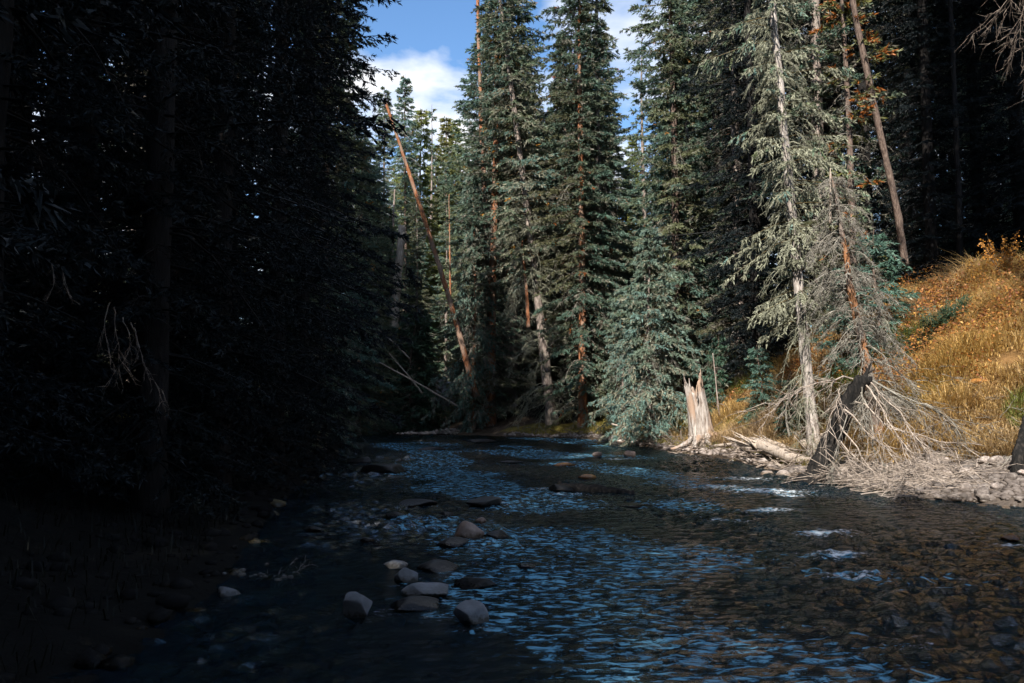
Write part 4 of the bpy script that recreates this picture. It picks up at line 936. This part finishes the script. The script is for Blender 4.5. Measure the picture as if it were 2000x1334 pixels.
# dead branches hanging over the black left bank
for k, (lab, pts, Y) in enumerate([('pale forked dead branch hanging in the black of the left bank', [[(215, 590), (205, 650), (230, 735)], [(240, 620), (255, 670), (228, 720)], [(222, 600), (228, 660), (235, 690)]], 9.5),
                                   ('small pale dead branch high in the black of the left bank', [[(100, 510), (105, 555), (85, 585)], [(122, 520), (128, 560), (140, 590)]], 9.0),
                                   ('thin drooping dead branch right of the forked dead branch', [[(255, 630), (280, 700), (315, 765)], [(262, 640), (275, 690), (290, 740)]], 9.8)]):
    c0 = P(*pts[0][0], Y); t_ = thing('hanging_branch', lab, 'branch', c0)
    for q, pl in enumerate(pts): twig_spray('twig', [[P(px, py, Y) for px, py in pl]], 570 + 5 * k + q, 'twig_brown', t_, c0, 7, 3, 0.009, 0.5, 0.5, 0.35)

# ------------------------------------------------------------------ grass and shrubs
def blades(name, label, x, y, hgt, width, cols, seed, lean=0.5, flop=(0, 0), mat='grass'):
    r = np.random.default_rng(seed); n = len(x); z = height(x, y) - 0.02
    a = r.uniform(0, 6.28, n); d = np.stack([np.cos(a) + flop[0], np.sin(a) + flop[1], np.zeros(n)], -1); wv = np.stack([-np.sin(a), np.cos(a), np.zeros(n)], -1) * width * r.uniform(.6, 1.4, (n, 1))
    L_ = lean * hgt * r.uniform(.3, 1.4, n); o = np.stack([x, y, z], -1)
    m1 = o + d * (0.3 * L_)[:, None] + np.array([0, 0, 1.0]) * (0.62 * hgt)[:, None]; tip = o + d * L_[:, None] + np.array([0, 0, 1.0]) * (0.85 * hgt)[:, None] * r.uniform(.55, 1.15, (n, 1))
    V = np.stack([o - wv, o + wv, m1 - wv * .8, m1 + wv * .8, tip], 1).reshape(-1, 3); b_ = np.arange(n)[:, None] * 5
    C_ = np.repeat(cols * r.uniform(.65, 1.3, (n, 1)), 5, axis=0)
    return tag(link(name, new_mesh(name, V, [np.concatenate([b_ + [0, 1, 3], b_ + [0, 3, 2], b_ + [2, 3, 4]])], M[mat], C_)), label, None, None, 'stuff')
r = np.random.default_rng(71)
n = 190000; y = r.uniform(14, 34, n); x = np.interp(y, BR[:, 1], BR[:, 0]) + r.uniform(0.8, 11.5, n)
dr, _ = sides_of(x, y); gw = np.interp(y, [10, 17, 22, 26, 36], [3.0, 2.6, 1.3, 1.0, 1.6])
nn = noise2(x * 3.2, y * 3.2, 72, 3); ok = (dr > gw - 0.35) & (dr < gw + 7.5) & (np.abs(x / y) < 0.72) & (nn + r.normal(0, .4, n) > -1.0)
x, y, nn, dr, gw = x[ok], y[ok], nn[ok], dr[ok], gw[ok]; n = len(x)
k1 = np.clip(0.5 + 0.55 * noise2(x * 0.9 + 4, y * 0.9, 73, 2) + r.normal(0, .25, n), 0, 1)[:, None]
cols = np.array([0.64, 0.43, 0.15]) * (1 - k1) + np.array([0.50, 0.36, 0.21]) * k1
gr = (noise2(x * 0.8, y * 0.8 + 9, 74, 2) > 0.95)[:, None]; cols = np.where(gr, np.array([0.22, 0.24, 0.06]), cols)
blades('golden_grass', 'long golden autumn grass covering the right slope', x, y, 0.10 + 0.40 * r.random(n) * np.clip(0.9 + .8 * nn, .2, 2.0), 0.008, cols, 75, 1.3, flop=(-0.35, -0.5))
# rusty undergrowth: small leaves
n = 110000; y = r.uniform(15, 33, n); x = np.interp(y, BR[:, 1], BR[:, 0]) + r.uniform(1.8, 11, n)
dr, _ = sides_of(x, y); pt = noise2(x * 1.1 + 7, y * 1.1, 76, 3) + 0.16 * (dr - 5)
ok = (pt + r.normal(0, .3, n) > 0.0) & (np.abs(x / y) < 0.72) & (dr > 2.6) & (dr < 10.2); x, y, dr = x[ok], y[ok], dr[ok]; n = len(x)
z = height(x, y) + 0.05 + r.random(n) * (0.45 + 0.45 * np.clip(noise2(x * 2, y * 2, 78, 1), 0, 1)); o = np.stack([x, y, z], -1)
def leafcards(name, label, o, size, cols, seed, kind='stuff', parent=None, mat='leaves'):
    r = np.random.default_rng(seed); n = len(o); a = r.normal(0, 1, (n, 3)); a /= np.linalg.norm(a, axis=1, keepdims=True)
    b_ = np.cross(a, r.normal(0, 1, (n, 3))); b_ /= np.linalg.norm(b_, axis=1, keepdims=True); s = size * r.uniform(.5, 1.4, (n, 1))
    V = np.stack([o - a * s, o + b_ * s * .55, o + a * s, o - b_ * s * .55], 1).reshape(-1, 3)
    ob = link(name, new_mesh(name, V, [np.arange(n * 4).reshape(-1, 4)], M[mat], np.repeat(cols * r.uniform(.6, 1.35, (n, 1)), 4, axis=0)), parent)
    return tag(ob, label, None, None, kind)
pick = r.random((n, 1)); cols = np.where(pick < .5, np.array([0.40, 0.17, 0.045]), np.where(pick < .8, np.array([0.26, 0.10, 0.045]), np.array([0.52, 0.29, 0.07])))
leafcards('rusty_undergrowth', 'rust red and orange undergrowth between the golden grass', o, 0.038, cols, 79)
# mossy tufts along the far bank and round the stump
n = 42000; y = r.uniform(20, 45, n); x = np.interp(y, BR[:, 1], BR[:, 0]) + r.uniform(0.25, 4.5, n); dr, _ = sides_of(x, y)
ok = (dr > 0.35) & (noise2(x * 1.6, y * 1.6, 81, 2) > -0.35); x, y = x[ok], y[ok]; n = len(x); k1 = r.random((n, 1))
blades('bank_grass', 'yellow green grass and moss on the bank round the stump', x, y, 0.10 + 0.22 * r.random(n), 0.007, np.array([0.30, 0.22, 0.05]) * (1 - k1) + np.array([0.20, 0.20, 0.05]) * k1, 82, 0.8, flop=(-.3, -.3))
# dim grass of the left bank and the slope beyond the bend
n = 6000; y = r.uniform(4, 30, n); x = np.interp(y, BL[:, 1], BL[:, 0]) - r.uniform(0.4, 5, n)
blades('shade_grass', 'dim grass in the shade of the left bank', x, y, 0.10 + 0.2 * r.random(n), 0.006, np.array([[0.008, 0.010, 0.006]]) * np.ones((n, 1)), 83, 0.7)  # near-black blade colour carries the left bank shade
n = 14000; y = r.uniform(44, 62, n); x = np.interp(y, BL[:, 1], BL[:, 0]) - r.uniform(0.3, 9, n)
blades('slope_grass', 'dry yellow grass on the steep slope beyond the bend', x, y, 0.2 + 0.3 * r.random(n), 0.012, np.array([[0.30, 0.20, 0.05]]) * np.ones((n, 1)), 84, 0.9, flop=(.4, -.4))

# spreading green juniper on the golden slope
def low_bush(px, py, Y, label, w, d, h, n, seed, name='juniper_bush'):
    c = G(px, py); t = thing(name, label, 'bush', c); r = np.random.default_rng(seed)
    a = r.uniform(0, 6.28, 70); L_ = r.uniform(.4, 1, 70); P_ = []
    for q in range(70):
        s = np.linspace(0, 1, 5); px_ = w * L_[q] * s * math.cos(a[q]); py_ = d * L_[q] * s * math.sin(a[q])
        zt = np.array([gz(c.x + X_, c.y + Y_) - c.z for X_, Y_ in zip(px_, py_)]); P_.append(np.stack([px_, py_, zt + h * s * (1.2 - .6 * s) * r.uniform(.6, 1.1)], -1))
    P_ = np.array(P_); V, F = tubes(P_, np.full((70, 1), .012) * (1.1 - np.linspace(0, 1, 5))[None], 3)
    link('stems', new_mesh('stems', V, [F], M['bark_brown']), t)['kind'] = 'stuff'
    bi = r.integers(0, 70, n); s = r.uniform(.25, 1, n) * 3.99; i0 = s.astype(int); f = (s - i0)[:, None]
    o = P_[bi, i0] * (1 - f) + P_[bi, i0 + 1] * f + r.normal(0, .05, (n, 3)); dd = P_[bi, 4] - P_[bi, 3]; dd /= np.linalg.norm(dd, axis=1, keepdims=True) + 1e-9
    dd = dd + r.normal(0, .5, (n, 3)); dd[:, 2] += .15; dd /= np.linalg.norm(dd, axis=1, keepdims=True); wv = np.cross(dd, r.normal(0, 1, (n, 3))); wv /= np.linalg.norm(wv, axis=1, keepdims=True)
    ln = r.uniform(.06, .15, (n, 1)); V = np.stack([o - wv * ln * .18, o + wv * ln * .18, o + dd * ln], 1).reshape(-1, 3)
    C_ = np.repeat(np.array([[0.04, 0.075, 0.042]]) * r.uniform(.6, 1.5, (n, 1)), 3, axis=0)
    link('foliage', new_mesh('foliage', V, [np.arange(3 * n).reshape(-1, 3)], M['needles'], C_), t)['kind'] = 'stuff'
low_bush(1800, 685, 22.6, 'dark green low juniper bush spreading on the golden slope', 1.0, 1.1, 0.85, 22000, 601)
low_bush(1850, 632, 23.6, 'smaller green juniper patch above the dark juniper bush', 0.6, 0.7, 0.5, 7000, 602)
low_bush(1500, 800, 27.5, 'green bush in the shade between the stump and the lichen hung spruce', 0.7, 0.6, 0.5, 4500, 603, 'green_bush')

# yellow leafed plants glimpsed in the dark
def leafy_plant(px, py, Y, label, h, w, n, col, seed, nst=9):
    c = G(px, py); t = thing('leafy_plant', label, 'plant', c); r = np.random.default_rng(seed)
    a = r.uniform(0, 6.28, nst); s = np.linspace(0, 1, 5)
    P_ = np.stack([np.cos(a)[:, None] * w * s * r.uniform(.3, 1, (nst, 1)), np.sin(a)[:, None] * w * s * r.uniform(.3, 1, (nst, 1)), h * s * r.uniform(.6, 1.1, (nst, 1))], -1)
    V, F = tubes(P_, np.full((nst, 1), .008) * (1.1 - s)[None], 3); link('stems', new_mesh('stems', V, [F], M['bark_brown']), t)['kind'] = 'stuff'
    bi = r.integers(0, nst, n); ss = r.uniform(.3, 1, n) * 3.99; i0 = ss.astype(int); f = (ss - i0)[:, None]; o = P_[bi, i0] * (1 - f) + P_[bi, i0 + 1] * f + r.normal(0, .05, (n, 3))
    leafcards('leaves', None, o, 0.035, np.array([col]) * np.ones((n, 1)), seed + 1, 'stuff', t)
leafy_plant(515, 835, 16, 'yellow leafed plant glowing on the black left bank', .5, .35, 260, (0.35, 0.30, 0.03), 611)
leafy_plant(560, 832, 16.5, 'small yellow sprig right of the glowing plant on the left bank', .3, .15, 80, (0.40, 0.28, 0.03), 613)
leafy_plant(240, 825, 12, 'dim yellow leafed plant far in the black left bank', .4, .2, 120, (0.30, 0.27, 0.04), 615)
leafy_plant(1820, 470, 27, 'orange leafed sapling in the dark forest above the slope', 1.0, .7, 260, (0.45, 0.23, 0.03), 617)
leafy_plant(1960, 545, 25, 'orange leafed shrub on the upper edge of the golden slope', 1.3, .9, 700, (0.42, 0.19, 0.035), 619, 16)
leafy_plant(1915, 560, 25.5, 'thin orange leafed shrub left of the larger shrub at the upper edge', .9, .5, 260, (0.40, 0.22, 0.04), 621)
# dry tuft with pebbles on the left shore
c0 = W(545, 1112); c0.z = gz(c0.x, c0.y); t_ = thing('dry_tuft', 'tuft of dry reddish stalks on the dark left shore', 'plant', c0)
for k in range(9):
    a = random.uniform(0, 6.28); twig_spray('stalk', [[c0, c0 + Vector((.12 * math.cos(a), .1 * math.sin(a), .14)), c0 + Vector((.35 * math.cos(a), .3 * math.sin(a), random.uniform(.02, .2)))]], 640 + k, 'twig_pale', t_, c0, 5, 2, .006, .5, .3, .4)
# pale pebbles by the tuft, each its own
pb = [new_mesh('pebble', stone_shape(660 + k, 2, cut=.8)[0], [ICO[2][1]], M['rock_pale'], None, True) for k in range(4)]
for k in range(16):
    c1 = W(500 + random.gauss(0, 32), 1122 + random.gauss(0, 7)); o = link('pebble', pb[k % 4], None, (c1.x, c1.y, max(gz(c1.x, c1.y), 0) + .01), (0, 0, random.uniform(0, 6)))
    w = random.uniform(.018, .04); o.scale = (w * 1.3, w, w * .7); tag(o, 'small pale pebble beside the dry tuft on the left shore', 'stone', 'pebbles by the dry tuft')
